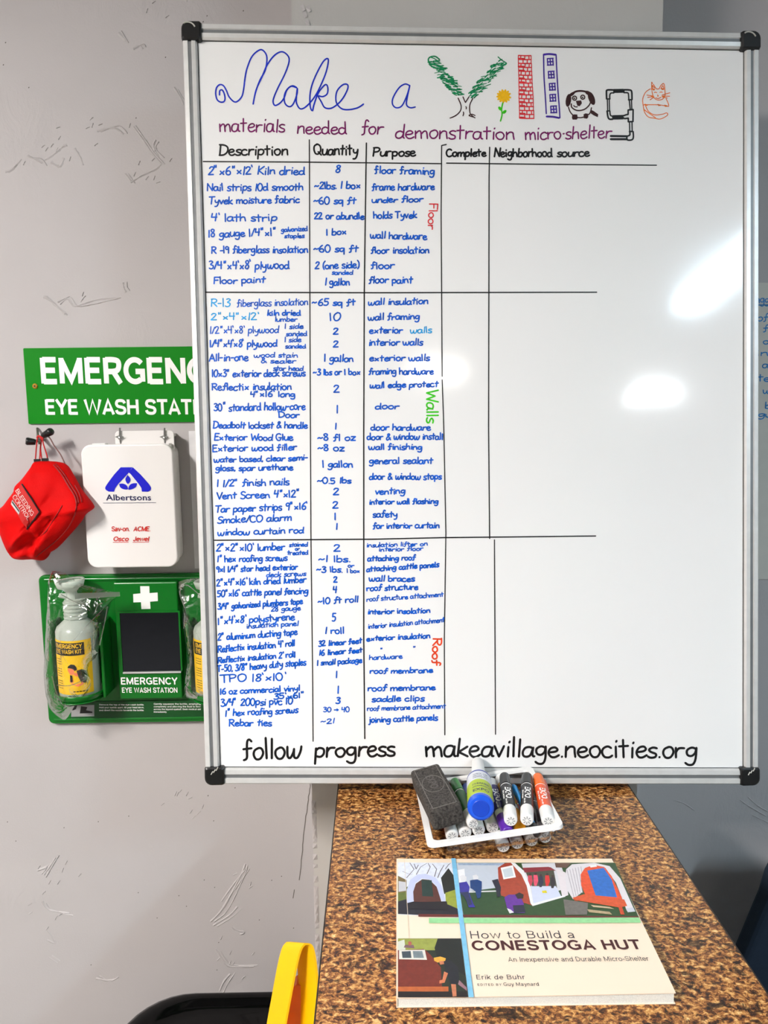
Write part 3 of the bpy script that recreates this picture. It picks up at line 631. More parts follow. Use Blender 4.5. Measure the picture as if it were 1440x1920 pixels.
ink('dog_drawing', 'brown', dog)
def pipe(m):
    A = (5.538, 1010, 90)
    def L(w_, *p): path(m, list(p), *A, w_, False)
    path(m, [(705,530),(703,460),(712,438),(780,437)], *A, 3.2); path(m, [(738,530),(738,490),(750,470),(780,468)], *A, 2.6)
    L(2.6, (700,530),(742,530)); L(2.6, (780,432),(780,470))
    L(3.6, (780,437),(880,435)); L(5, (785,455),(880,452))
    path(m, [(885,435),(945,438),(965,455),(968,535)], *A, 3.2); path(m, [(885,465),(925,468),(932,490),(935,540)], *A, 2.6); L(2.6, (885,432),(885,468)); L(2.8, (930,540),(972,537))
    L(2.2, (712,530),(716,655)); L(2.2, (732,530),(735,655)); L(2.6, (940,540),(950,640)); L(2.4, (963,540),(966,635))
    path(m, [(710,655),(718,715),(735,740),(770,740)], *A, 3.2); path(m, [(738,655),(745,700),(770,710)], *A, 2.6); L(2.4, (706,655),(740,655))
    L(3.4, (770,708),(880,705)); L(5, (775,730),(880,728)); L(2.6, (768,705),(770,742))
    L(3, (880,705),(905,695),(928,690),(928,645),(980,640),(978,765),(930,768),(930,730),(890,735))
    L(2.4, (942,770),(945,865)); L(2.4, (968,770),(970,865)); L(3, (940,868),(980,868))
    path(m, [(980,868),(982,930),(965,955),(920,955),(918,920),(945,905),(945,868)], *A, 3)
    L(4, (745,915),(918,918)); L(4, (745,948),(918,948))
ink('pipe_drawing', 'black', pipe)
def cat(m):
    A = (5.538, 1010, 90)
    for p in ([(1160,425),(1110,460),(1080,530),(1085,600),(1100,670),(1140,718),(1200,730),(1265,738),(1335,700),(1328,675),(1280,690),(1200,695),(1140,660),(1108,600)],
              [(1172,440),(1172,355)], [(1172,355),(1200,395),(1222,425),(1250,425)], [(1250,425),(1268,390),(1292,368)], [(1292,368),(1305,385),(1310,450),(1310,500),(1280,535),(1230,540),(1192,510),(1175,450)],
              [(1200,465),(1212,460),(1226,466)], [(1256,462),(1270,458),(1284,462)], [(1232,488),(1242,500),(1232,502)], [(1214,518),(1240,526),(1270,512)],
              [(1122,490),(1190,500)], [(1130,515),(1190,505)], [(1155,540),(1196,512)], [(1280,490),(1362,466)], [(1290,500),(1360,502)], [(1288,508),(1335,522)],
              [(1085,592),(1150,590),(1250,592),(1350,608)], [(1322,528),(1342,570),(1350,600)], [(1268,425),(1288,392),(1300,430)], [(1185,425),(1180,390),(1205,420)]):
        path(m, p, *A, 1.5)
    for (x, y) in ((1190, 430), (1285, 425), (1180, 503), (1292, 505), (1250, 592), (1320, 600), (1115, 590)): path(m, [(x-14, y-5), (x+14, y+4), (x-8, y+7)], *A, 1.7)
    for k in range(10): path(m, [(1095+k*12, 640+k*9), (1104+k*12, 652+k*8)], *A, 1.6)
ink('cat_drawing', 'orange', cat)
for a in (("materials", 411, 535, 247, 248, 26), ("needed", 556, 651, 251, 252, 24), ("for", 677, 719, 252, 252, 26), ("demonstration", 740, 966, 259, 262, 26), ("micro@shelter", 984, 1147, 262, 259, 24)):
    ink('subtitle_word', 'purple', lambda m: hand(m, BD, *a, wpx=2.8))
for a in (("Description", 410, 541, 291, 291, 20), ("Quantity", 588, 672, 290, 291, 19), ("Purpose", 698, 780, 293, 293, 16), ("Complete", 836, 912, 294, 293, 14), ("Neighborhood", 926, 1036, 294, 294, 16), ("source", 1044, 1106, 294, 293, 15)):
    ink('column_heading', 'black', lambda m: hand(m, BD, *a, wpx=3.2))
# text, x0, x1, baseline at x0, baseline at x1, capital height  (rows of the list)
ROWS = '''2"x6"x12' Kiln dried|390|572|328|327|15
8|628|639|324|324|13
floor framing|702|815|325|328|14
Nail strips 10d smooth|388|569|358|357|14
~2lbs. 1 box|589|677|354|354|13
frame hardware|697|815|357|356|13
Tyvek moisture fabric|391|562|383|380|13
~60 sq ft|587|668|383|382|13
under floor|697|794|380|379|11
4' lath strip|395|520|415|415|15
22 or abundle|589|683|411|411|12
holds Tyvek|700|782|410|409|13
18 gauge 1/4"x1"|390|519|445|442|14
galvanized|527|577|435|433|9
staples|533|571|446|446|8
1 box|611|651|441|440|12
wall hardware|694|801|447|449|13
R -19 fiberglass insolation|396|578|475|474|13
~60 sq ft|587|672|473|472|13
floor insolation|695|805|475|475|12
3/4"x4'x8' plywood|392|543|505|504|15
2 (one side)|590|674|504|503|13
sanded|622|662|515|515|8
floor|695|740|504|504|13
Floor paint|400|498|533|530|13
1 gallon|609|656|535|535|13
floor paint|691|774|531|531|13
~65 sq ft|585|667|573|573|12
wall insulation|690|803|572|570|12
kiln dried|501|564|592|591|10
lumber|515|558|603|603|9
10|617|639|601|601|14
wall framing|690|787|600|599|12
1 side|533|569|617|616|9
sanded|536|576|630|630|9
2|624|635|627|627|12
exterior|692|755|625|625|12
1/4"x4'x8' plywood|393|520|651|650|13
1 side|533|565|642|641|9
sanded|535|574|653|653|8
2|624|635|651|651|12
interior walls|691|793|648|647|12
All-in-one|392|466|677|676|14
wood stain|476|559|670|670|9
& sealer|489|556|681|681|9
1 gallon|607|663|678|678|13
exterior walls|692|806|677|676|12
10x3" exterior deck screws|397|573|707|705|13
star head|512|569|695|695|9
~3 lbs or 1 box|587|676|703|703|11
framing hardware|691|813|702|702|12
Reflectix insulation|397|547|732|731|13
4"x16' long|469|554|744|744|11
2|625|637|736|736|14
wall edge protect|693|822|728|725|11
30" standard hollow-core|401|573|771|768|14
Door|522|562|783|783|11
1|631|634|774|774|14
door|703|749|767|767|11
Deadbolt lockset & handle|399|577|803|803|12
1|628|631|805|805|12
door hardware|695|808|807|807|12
Exterior Wood Glue|401|550|826|826|12
~8 fl oz|595|667|826|826|12
door & window install|688|831|825|824|12
Exterior wood filler|398|557|847|844|12
~8 oz|595|646|845|845|12
wall finishing|691|792|843|843|11
water based, clear semi-|401|578|867|863|11
gloss, spar urethane|404|550|883|881|11
1 gallon|604|662|876|876|13
general sealant|692|812|870|869|12
1 1/2" finish nails|406|543|913|909|13
~0.5 lbs|594|659|907|906|11
door & window stops|692|828|899|899|12
Vent Screen 4"x12"|406|563|936|932|13
2|624|636|928|928|13
venting|703|760|927|926|12
Tar paper strips 9"x16'|403|577|961|955|13
2|623|635|953|953|13
interior wall flashing|692|822|946|944|10
Smoke/CO alarm|407|547|981|976|13
1|627|630|975|975|13
safety|699|746|970|970|12
window curtain rod|408|570|1004|999|12
1|630|633|993|993|12
for interior curtain|699|824|991|990|11
2"x2"x10' lumber|405|535|1034|1031|13
stained|542|577|1025|1024|8
or|553|562|1032|1032|7
treated|538|578|1040|1040|8
2|625|639|1034|1034|13
insulation lifter on|687|802|1026|1023|8
interior floor|710|794|1034|1032|8
1" hex roofing screws|407|539|1054|1051|12
~1 lbs.|597|658|1054|1054|12
attaching roof|689|779|1052|1050|10
9x1 1/4" star head exterior|405|558|1073|1068|11
deck screws|499|574|1082|1079|9
~3 lbs.|593|643|1073|1073|11
or|652|664|1064|1064|7
1 box|650|675|1074|1074|8
attaching cattle panels|687|823|1072|1063|10
2"x4"x16' kiln dried lumber|406|574|1099|1092|12
2|625|633|1092|1092|11
wall braces|692|778|1090|1090|11
50"x16' cattle panel fencing|407|578|1119|1113|12
4|624|632|1111|1111|12
roof structure|687|784|1108|1105|11
3/4" galvanized plumbers tape|408|568|1143|1132|11
28 gauge|508|564|1146|1144|9
~10 ft roll|596|672|1133|1129|12
roof structure attachment|687|832|1128|1118|9
1"x4'x8' polystyrene|408|553|1171|1162|13
insulation panel|462|560|1178|1173|9
5|622|630|1164|1164|14
interior insolation|689|807|1152|1149|10
2" aluminum ducting tape|408|558|1201|1190|12
1 roll|609|646|1188|1188|12
interior insulation attachment|690|834|1179|1166|9
Reflectix insulation 4' roll|408|553|1223|1211|12
32 linear feet|597|679|1212|1206|10
exterior insulation|687|807|1202|1196|10
Reflectix insulation 2' roll|408|554|1243|1232|11
16 linear feet|598|680|1229|1223|10
"|712|718|1223|1223|8
"|773|780|1221|1221|8
T-50, 3/8" heavy duty staples|407|574|1260|1247|12
1 small package|594|679|1248|1242|10
hardware|692|755|1237|1234|9
TPO 18'x10'|413|536|1280|1275|14
1|630|632|1271|1271|13
roof membrane|693|812|1263|1261|10
16 oz commercial vinyl|412|563|1302|1295|11
1|633|635|1300|1300|13
roof membrane|689|817|1296|1293|11
3/4" 200psi pvc 10'|414|552|1324|1320|13
35'x61"|513|573|1311|1308|10
3|629|638|1319|1319|11
saddle clips|697|796|1316|1314|11
1" hex roofing screws|422|559|1343|1336|12
30 > 40|606|656|1335|1335|9
roof membrane attachment|688|836|1333|1328|9
Rebar ties|429|510|1361|1361|12
~21|601|628|1357|1356|9
joining cattle panels|691|821|1355|1350|11'''
for ln in ROWS.split('\n'):
    t_, *nums = ln.split('|'); a = (t_,)+tuple(float(q) for q in nums)
    ink('list_entry', 'blue', lambda m: hand(m, BD, *a, wpx=2.7, jit=.5))
for a in (("R-13", 395, 432, 575, 575, 15), ('2"x4"x12\'', 395, 486, 600, 600, 13), ("walls", 769, 810, 625, 624, 12)):
    ink('list_entry', 'glare_blue', lambda m: hand(m, BD, *a, wpx=2.2))  # blue ink painted paler where the board's reflection brightens the writing
for a in (("fiberglass insolation", 444, 578, 575, 572, 13), ('1/2"x4\'x8\' plywood', 393, 523, 626, 624, 13)):
    ink('list_entry', 'blue', lambda m: hand(m, BD, *a, wpx=2.1))
ink('section_word', 'red', lambda m: hand_down(m, BD, "Floor", 805, 381, 431, 16, 2.2, -3))
ink('section_word', 'lime', lambda m: hand_down(m, BD, "Walls", 800, 731, 794, 22, 3, 0))
ink('section_word', 'red_orange', lambda m: hand_down(m, BD, "Roof", 812, 1196, 1248, 16, 3, -2))
for a in (("follow", 455, 566, 1424, 1421, 38), ("progress", 589, 742, 1420, 1417, 32), ("makeavillage.neocities.org", 797, 1308, 1418, 1421, 35)):
    ink('footer_word', 'black', lambda m: hand(m, BD, *a, wpx=4.4, jit=.12))
for pts, w_ in (([(580,262),(581,548),(582,800),(583,1012),(586,1250),(587,1390)], 2), ([(687,268),(686,330),(683,548),(682,800),(682,1000),(682,1200),(684,1385)], 2.4),
                ([(837,271),(828,273),(827,400),(828,548),(829,706)], 2), ([(829,712),(832,800),(836,1000),(833,1200),(834,1378)], 2), ([(918,276),(917,330),(916,800),(918,1010)], 2.2), ([(927,1012),(928,1200),(929,1377)], 2),
                ([(381,303),(560,304),(828,307)], 2.2), ([(837,306),(1000,308),(1231,310)], 2.2), ([(384,548),(700,549),(1119,548)], 2.4), ([(402,1013),(700,1011),(835,1008),(1117,1005)], 2.4)):
    ink('table_line', 'black', lambda m: path(m, pts, 1, 0, 0, w_, False))

# ================================================================= THINGS ON THE WALL
M_GRN = mat('sign_green', (0, 128, 12), .5, var=.03, vscale=6, spec=.15); M_GRNP = mat('green_moulded_plastic', (0, 108, 26), .26, var=.04, vscale=9, spec=.5)
# --- green sign
SG = Plane((0, WY-.004, 0), (1, 0, 0), (0, 0, 1))
p0 = SG.uv(43, 653); p1 = SG.uv(54, 795); sx0 = (p0[0]+p1[0])/2; sx1 = sx0+.575; z1 = p0[1]; z0 = p1[1]
sg = thing('safety_sign', 'green emergency eye wash station sign screwed to the grey wall', 'sign', (sx0+.28, WY-.004, z0))
MB().prism([SG.at(u, v) for u, v in rrect(sx0, z0, sx1, z1, .002)], V((0, .0038, 0))).make('sign_panel', M_GRN, sg)
m_ = MB(); print_px(m_, SG, 'EMERGENCY', 78, 429, 719, 671, bold=-1.5, sp=1.08); m_.make('lettering', INK['white'], sg)
m_ = MB(); print_px(m_, SG, 'EYE WASH STATION', 86, 420, 777, 749, bold=-1.4, sp=1.06); m_.make('lettering', INK['white'], sg)
for px in (66, 466):
    c = SG.hit(px, 724); s_ = MB().lathe(c, (0, -1, 0), [(0, .005), (.0015, .005), (.0025, .003)], 16).make('screw', mat('brass', (200, 150, 60), .35, .9), sg)
    MB().lathe(c+V((0, -.0025, 0)), (0, -1, 0), [(0, .0018), (.0004, .0018)], 10).make('screw_recess', M_BLK, s_)
# --- white sheet behind the board
pt = Plane((0, WY-.002, 0), (1, 0, 0), (0, 0, 1)); a = pt.uv(357, 808); b = pt.uv(362, 1066)
o = MB().box((a[0]+b[0])/2, (a[0]+b[0])/2+.16, WY-.002, WY-.0004, b[1], a[1]).make('wall_notice', mat('paper_white', (225, 224, 226), .6), None, loc=((a[0]+b[0])/2+.08, WY-.001, b[1]))
tag(o, 'plain white paper notice mostly hidden behind the whiteboard beside the first aid box', 'paper')
# --- first aid box
BX = .062; FP = Plane((0, WY-BX, 0), (1, 0, 0), (0, 0, 1))
a = FP.uv(152, 834); b = FP.uv(333, 1063); c = FP.uv(163, 1063); d = FP.uv(324, 834)
bx0, bx1, bz0, bz1 = (a[0]+c[0])/2, (b[0]+d[0])/2, b[1], a[1]
M_BOX = mat('white_enamel_box', (236, 234, 232), .3, var=.02, vscale=5)
fa = thing('first_aid_box', 'white metal first aid box hanging under the green sign', 'first aid box', ((bx0+bx1)/2, WY, bz0))
bevel(MB().prism([(u, WY-.001, v) for u, v in rrect(bx0+.004, bz0+.004, bx1-.004, bz1-.004, .017, 6)], V((0, -.040, 0))).make('box_body', M_BOX, fa), .002)
lid = bevel(MB().prism([(u, WY-.0425, v) for u, v in rrect(bx0, bz0, bx1, bz1, .019, 7)], V((0, -(BX-.0425), 0))).make('lid', M_BOX, fa), .003, 3)
LB = Plane((0, WY-BX, 0), (1, 0, 0), (0, 0, 1))
f0 = LB.uv(201, 812); f1 = LB.uv(314, 812)
fl = bevel(MB().prism([(u, WY-.030, v) for u, v in rrect(f0[0]+.004, bz1-.012, f1[0]+.004, bz1+.024, (.001, .001, .008, .008))], V((0, -.003, 0))).make('hanging_flange', M_BOX, fa), .0008)
MB().box(f0[0]+.01, f1[0], WY-.030, WY-.001, bz1+.012, bz1+.018).make('flange_return', M_BOX, fa)
for px in (213, 298):
    c = LB.hit(px, 821)+V((.003, .030, 0)); hk = MB(); hk.tube([c+V((0, 0, -.012)), c+V((0, -.004, 0)), c+V((.001, -.004, .018))], .0017, 8); hk.tube([c+V((0, -.004, 0)), c+V((0, .031, .006))], .0017, 8)
    hk = hk.make('wall_hook', mat('galvanised_steel', (150, 150, 148), .35, .9), fa)
    MB().lathe(c+V((0, -.003, -.001)), (0, -1, .2), [(0, .004), (.003, .003), (.005, .0015)], 12).add([c+V((-.009, -.006, .001)), c+V((0, -.005, -.003)), c+V((.009, -.006, .001)), c+V((0, -.006, .004))], [(0, 1, 2, 3)]).make('wing_nut', MATS['galvanised_steel'], hk)
for px in (181, 302):
    c = LB.hit(px, 832)+V((0, .018, -.003)); MB().box(c.x-.012, c.x+.012, c.y-.008, c.y+.008, c.z-.004, c.z+.003).make('hinge', M_BOX, fa)
LG = Plane((0, WY-BX-.0002, 0), (1, 0, 0), (0, 0, 1))
def lg(x, y): return (x/3.6, 640+y/3.6)
m_ = MB()
m_.flat([LG.hit(*lg(*p), h=.0006) for p in spline([(895,850),(815,850)], 2)+spline([(770,900),(716,975),(714,1000),(735,1014)], 4)+[(770,1014),(778,990),(800,960),(862,895)]])
m_.flat([LG.hit(*lg(*p), h=.0006) for p in [(868,885),(897,850)]+spline([(950,900),(1012,972),(1018,1000),(1000,1014)], 4)+[(958,1014),(955,990),(935,960),(880,893)]])
m_.flat([LG.hit(*lg(*p), h=.0006) for p in spline([(862,902),(848,925),(850,945),(864,962),(880,942),(878,922),(862,902)], 3)[:-1]])
m_.flat([LG.hit(*lg(*p), h=.0006) for p in spline([(804,962),(830,960),(855,972),(864,998),(835,998),(812,985),(804,962)], 3)[:-1]])
m_.flat([LG.hit(*lg(*p), h=.0006) for p in spline([(926,958),(900,958),(876,970),(867,1000),(895,996),(918,982),(926,958)], 3)[:-1]])
m_.make('logo', INK['logo_blue'], lid)
m_ = MB(); print_px(m_, LG, 'Albertsons', 199, 283.5, 938, 926.5, bold=.012); m_.make('lettering', INK['navy'], lid)
m_ = MB(); ribbon(m_, LG, [LG.uv(*lg(697, 1091)), LG.uv(*lg(1053, 1089))], .0008); m_.make('rule_line', INK['navy'], lid)
for tx, x0, x1, yb, yc, sh in (('Sav-on.', 209, 243, 996, 987, .1), ('ACME.', 250, 282, 996, 987, .2), ('Osco', 212, 241, 1014.5, 1006, .25), ('Jewel', 249, 279, 1014.5, 1006, .25)):
    m_ = MB(); print_px(m_, LG, tx, x0, x1, yb, yc, bold=-1.3, shear=sh)
    if yb > 1000: ribbon(m_, LG, [LG.uv(x0, yb+2.2), LG.uv(x1, yb+2)], .001)
    m_.make('lettering', INK['print_red'], lid)
# --- hooks and red bag
hk = thing('coat_hook', 'steel double hook with black rubber tips holding the red bag', 'hook', tuple(hy(74, 832, WY)))
hp = hy(71, 826, WY-.03); rod = MB(); rod.tube([hy(70, 803, WY-.002), hy(71, 818, WY-.02), hy(74, 832, WY-.03)], .0022)
rod.tube([hy(74, 824, WY-.03), hy(64, 829, WY-.038)], .0028); rod.tube([hy(74, 824, WY-.03), hy(84, 818, WY-.038)], .0028)
rod.tube([hp+V((0, .03, 0)), hp], .0022)
rod.make('hook_rod', mat('dull_steel', (140, 138, 130), .4, .9), hk)
for a, b in (((67, 829), (48, 827)), ((80, 818), (97, 808))):
    A = hy(*a, WY-.038); B_ = hy(*b, WY-.045); L = (B_-A).length
    MB().lathe(A, B_-A, [(0, .005), (.003, .0058), (L*.5, .0066), (L-.003, .0074), (L, .006)], 18).make('rubber_tip', M_BLK, hk, smooth=True)
BG = lambda x, y: (x/6.856, 790+y/6.856)
outline = [(460,515),(620,510),(830,545),(940,680),(1060,880),(1200,1060),(1205,1120),(1110,1190),(1040,1300),(860,1500),(720,1640),(620,1700),(570,1782),(440,1770),(270,1775),(170,1740),(90,1600),(0,1370),(-60,1280),(-45,1170),(60,1080),(130,990),(210,880),(230,810),(300,740),(400,610)]
ring = spline(outline+[outline[0]], 4)[:-1]; nR = len(ring); cx_, cy_ = 560, 1180
bgp = Plane((0, WY-.055, 0), (1, 0, 0), (0, 0, 1)); vs = []; fs = []; K = 16
M_RED = mat('red_nylon', (205, 3, 3), .7, var=.06, vscale=30, bump=.25, bscale=500, spec=.12)
def bagh(x, y, s):
    base = .052*(1-s**2.6)**.5 if s < 1 else 0
    # fabric folds running diagonally up from the lower edge
    f = 0
    for (ax, ay, bx_, by_, am, wd) in ((210,1690,520,1440,-.012,45), (430,1640,740,1230,-.013,40), (300,1750,480,1600,.007,35), (480,1760,700,1480,.008,40), (520,1500,790,1120,.006,28), (740,960,720,1010,-.003,25), (440,590,600,580,-.004,35), (400,1400,560,1250,-.005,26), (300,1560,460,1340,.006,40), (560,700,620,740,-.003,30), (880,1480,1080,1180,-.006,40)):
        dx, dy = bx_-ax, by_-ay; t = max(0, min(1, ((x-ax)*dx+(y-ay)*dy)/(dx*dx+dy*dy))); dd = math.hypot(x-ax-dx*t, y-ay-dy*t)
        f += 1.5*am*math.exp(-(dd/wd)**2)
    return base+f*(1-s**6)
for side in (1, -1):
    for k in range(K):
        s = math.cos(math.pi/2*k/K) if k else 1.0
        for (x, y) in ring:
            X = cx_+(x-cx_)*s; Y = cy_+(y-cy_)*s; w_ = max(0, min(1, (X-780)/330)); p = hy(*BG(X, Y), WY-.055-.022*w_*w_*(3-2*w_))
            h = bagh(X, Y, s) if side == 1 else -.042*(1-s**4)**.5*(1-w_)
            vs.append(p+V((0, -h, 0)))
off = 0
for side in (1, -1):
    for k in range(K-1):
        for i in range(nR):
            q = (i+1) % nR; f = (off+k*nR+i, off+k*nR+q, off+(k+1)*nR+q, off+(k+1)*nR+i); fs.append(f if side == -1 else f[::-1])
    fs.append(tuple(range(off+(K-1)*nR, off+K*nR))); off += K*nR
bag = thing('first_aid_bag', 'red nylon bleeding control bag hanging from the hook at the left edge', 'bag', tuple(bgp.hit(*BG(440, 1780))))
bmb = MB(); bmb.add(vs, fs); bodyo = bmb.make('bag_body', M_RED, bag, smooth=True)
BT = bvh([bmb])
def onbag(pts, off=.001, k=5):
    out = []
    for p in spline([BG(*q) for q in pts], k):
        d = ray(*p).normalized(); h = BT.ray_cast(CAM, d)
        if h[0] is not None: out.append(h[0]-d*off)
    return out
for pts, r_, mm in (([(690,560),(790,680),(880,830),(960,960),(985,1060)], .0016, 'zip'), ([(715,545),(815,665),(905,810),(985,940),(1010,1050)], .0012, 'zip'),
                 ([(800,1080),(760,1150),(690,1260),(600,1400),(520,1480)], .0010, 'piping'), ([(985,1060),(960,1200),(880,1360),(760,1500),(640,1600),(460,1740)], .0012, 'piping'),
                 ([(960,820),(1020,930),(1050,1040)], .0010, 'piping')):
    P_ = onbag(pts)
    if len(P_) > 3: MB().tube(P_, r_, 6).make('zipper' if mm == 'zip' else 'piping', mat('dark_red_trim', (150, 6, 6), .6), bag, smooth=True)
def bagpoly(pts, n=8): 
    g, f = gridpoly(*[BG(*p) for p in pts], n, n); return g, f
pm = MB(); decal(pm, BT, *bagpoly([(285,810),(508,1165),(345,1390),(150,1045)]), off=.0025); patch = pm.make('label_patch', mat('patch_red', (190, 20, 16), .7), bag)
for a_, b_ in (((283, 808), (400, 985)), ((400, 985), (510, 1165)), ((510, 1165), (345, 1390))):
    P_ = onbag([a_, ((a_[0]+b_[0])/2, (a_[1]+b_[1])/2), b_], .0028); MB().tube(P_, .0013, 6).make('patch_border', M_BLK, patch)
def slanted(txt, o_, ex, ey, bold=-.8):      # text along a sloping baseline on the bag; o_ origin, ex/ey px vectors for width and cap height
    v_, f_, wd = type_mesh(txt, bold); m_ = MB()
    for f in f_:
        decal(m_, BT, [BG(o_[0]+ex[0]*v_[i][0]/wd+ey[0]*v_[i][1]/CAPH, o_[1]+ex[1]*v_[i][0]/wd+ey[1]*v_[i][1]/CAPH) for i in f], [tuple(range(len(f)))], .0034)
    return m_
slanted('BLEEDING', (215, 905), (195, 310), (42, -36)).make('lettering', mat('patch_thread', (232, 200, 196), .8), patch)
slanted('CONTROL', (178, 975), (185, 295), (42, -34)).make('lettering', MATS['patch_thread'], patch)
m_ = MB(); decal(m_, BT, *bagpoly([(178, 1015), (270, 1150), (255, 1200), (160, 1070)], 5), off=.0033); m_.make('emblem', mat('patch_grey', (190, 185, 185), .7), patch)
m_ = MB(); decal(m_, BT, *bagpoly([(180, 1030), (265, 1150), (262, 1170), (176, 1052)], 5), off=.0038); m_.make('emblem_band', M_BLK, patch)
for pts in ([(455,515),(462,400),(478,240),(500,195),(530,235),(520,330),(510,500)], [(540,500),(522,350),(540,215),(560,300),(608,460),(580,490)], [(560,225),(500,185),(470,215)]):
    MB().tube([hy(*BG(*p), WY-.052) for p in spline(pts, 5)], .0013, 6).make('hanging_cord', mat('red_cord', (190, 20, 22), .7), bag, smooth=True)
MB().tube([hy(*p, WY-.04) for p in spline([BG(500, 200), BG(620, 195), BG(700, 320), BG(780, 430), BG(840, 560)], 5)], .0013, 6).make('hanging_cord', mat('grey_cord', (130, 96, 92), .7), bag, smooth=True)
for a_ in ((480, 505), (580, 495)):
    c = hy(*BG(*a_), WY-.055); MB().box(c.x-.005, c.x+.005, c.y-.004, c.y+.004, c.z-.003, c.z+.003).make('cord_loop', M_BLK, bag)

# --- eye wash station
def st(x, y): return (60+x/4.235, 1060+y/4.235)
SB = Plane((0, WY-.012, 0), (1, 0, 0), (0, 0, 1))
a = SB.uv(*st(50, 80)); b = SB.uv(*st(128, 1262)); ex0 = (a[0]+b[0])/2; ez1 = a[1]; ez0 = b[1]; ecx = SB.uv(*st(935, 600))[0]; ex1 = 2*ecx-ex0-.01
es = thing('eye_wash_station', 'green plastic eye wash station with mirror and white cross under the first aid box', 'eye wash station', (ecx, WY, ez0))
bevel(MB().prism([(u, WY-.001, v) for u, v in rrect(ex0, ez0, ex1, ez1, .012)], V((0, -.011, 0))).make('back_plate', M_GRNP, es), .003, 3)
for (za, zb) in ((ez1-.012, ez1-.007), (ez0+.007, ez0+.012)):
    bevel(MB().box(ex0+.012, ex1-.012, WY-.015, WY-.011, za, zb).make('moulded_rib', M_GRNP, es), .001)
CPL = Plane((0, WY-.030, 0), (1, 0, 0), (0, 0, 1))
c0 = CPL.uv(*st(628, 140)); c1 = CPL.uv(*st(1190, 1055)); k0, k1, kz0, kz1 = c0[0]+.004, c1[0]+.001, c1[1], c0[1]
bevel(MB().box(k0, k1, WY-.030, WY-.0115, kz0, kz1).make('centre_panel', M_GRNP, es), .002)
def cp(x, y, h=0): return CPL.hit(*st(x, y), h=h)
ma = CPL.uv(*st(700, 376)); mb_ = CPL.uv(*st(1187, 832)); MB().box(ma[0], mb_[0], WY-.0325, WY-.0299, mb_[1], ma[1]).make('mirror', mat('dark_mirror', (62, 66, 76), .03, 1, var=0), es)  # dark tint stands in for the dark reflection
fr = MB()
for (x0, x1, y0, y1) in ((ma[0]-.003, ma[0], mb_[1], ma[1]), (mb_[0], mb_[0]+.003, mb_[1], ma[1]), (ma[0]-.003, mb_[0]+.003, ma[1], ma[1]+.003)): fr.box(x0, x1, WY-.034, WY-.0298, y0, y1)
fr.make('mirror_frame', M_GRNP, es)
MB().box(ma[0], mb_[0], WY-.035, WY-.0298, mb_[1]-.004, mb_[1]-.001).make('mirror_ledge', mat('polished_edge', (215, 218, 220), .15, .3), es)
crs = [(860,165),(932,165),(934,220),(998,215),(1000,283),(938,288),(942,345),(870,347),(866,292),(806,294),(804,228),(862,222)]
MB().flat([cp(x, y, .0006) for x, y in crs]).make('white_cross', INK['white'], es)
m_ = MB(); print_px(m_, CPL, 'EMERGENCY', *[st(x, 0)[0] for x in (708, 1158)], st(0, 945)[1], st(0, 890)[1], bold=-1.3, sp=1.1); m_.make('lettering', INK['white'], es)
m_ = MB(); print_px(m_, CPL, 'EYE WASH STATION', *[st(x, 0)[0] for x in (716, 1156)], st(0, 1010)[1], st(0, 970)[1], bold=-1.2, sp=1.1); m_.make('lettering', INK['white'], es)
IP = Plane((0, WY-.0135, 0), (1, 0, 0), (0, 0, 1))
a = IP.uv(*st(300, 1085)); b = IP.uv(*st(1372, 1205))
MB().box(a[0], 2*ecx-a[0], WY-.0138, WY-.0118, b[1], a[1]).make('instruction_strip', mat('deep_green', (4, 74, 26), .4), es)
m_ = MB(); IP2 = Plane((0, WY-.014, 0), (1, 0, 0), (0, 0, 1))
for i, tx in enumerate(('Remove the top of the eye wash bottle.', 'Hold your eyelids apart, tilt your head down,', 'and direct the nozzle towards the bottle.')):
    print_px(m_, IP2, tx, st(535, 0)[0], st(890, 0)[0], st(0, 1112+i*22)[1], st(0, 1099+i*22)[1], bold=-1.0)
for i, tx in enumerate(('Gently squeeze the bottle, emptying', 'completely and allowing the fluid to flow', 'across the injured eyeball. Seek medical aid', 'immediately')):
    print_px(m_, IP2, tx, st(968, 0)[0], st(1340 if i < 3 else 1070, 0)[0], st(0, 1106+i*21)[1], st(0, 1093+i*21)[1], bold=-1.0)
m_.make('lettering', INK['white'], es)
q_ = [IP2.hit(*st(*p), h=.0003) for p in ((312, 1110), (495, 1108), (495, 1198), (312, 1202))]; pc = MB().flat(q_).make('instruction_picture', mat('print_grey', (150, 150, 150), .5), es)
m_ = MB(); m_.flat([IP2.hit(*st(*p), h=.0006) for p in ((312,1110),(360,1112),(350,1140),(330,1150),(312,1150))]); m_.flat([IP2.hit(*st(*p), h=.0006) for p in ((390,1118),(440,1125),(430,1150),(480,1160),(480,1172),(380,1175))]); m_.make('picture_shape', M_BLK, pc)
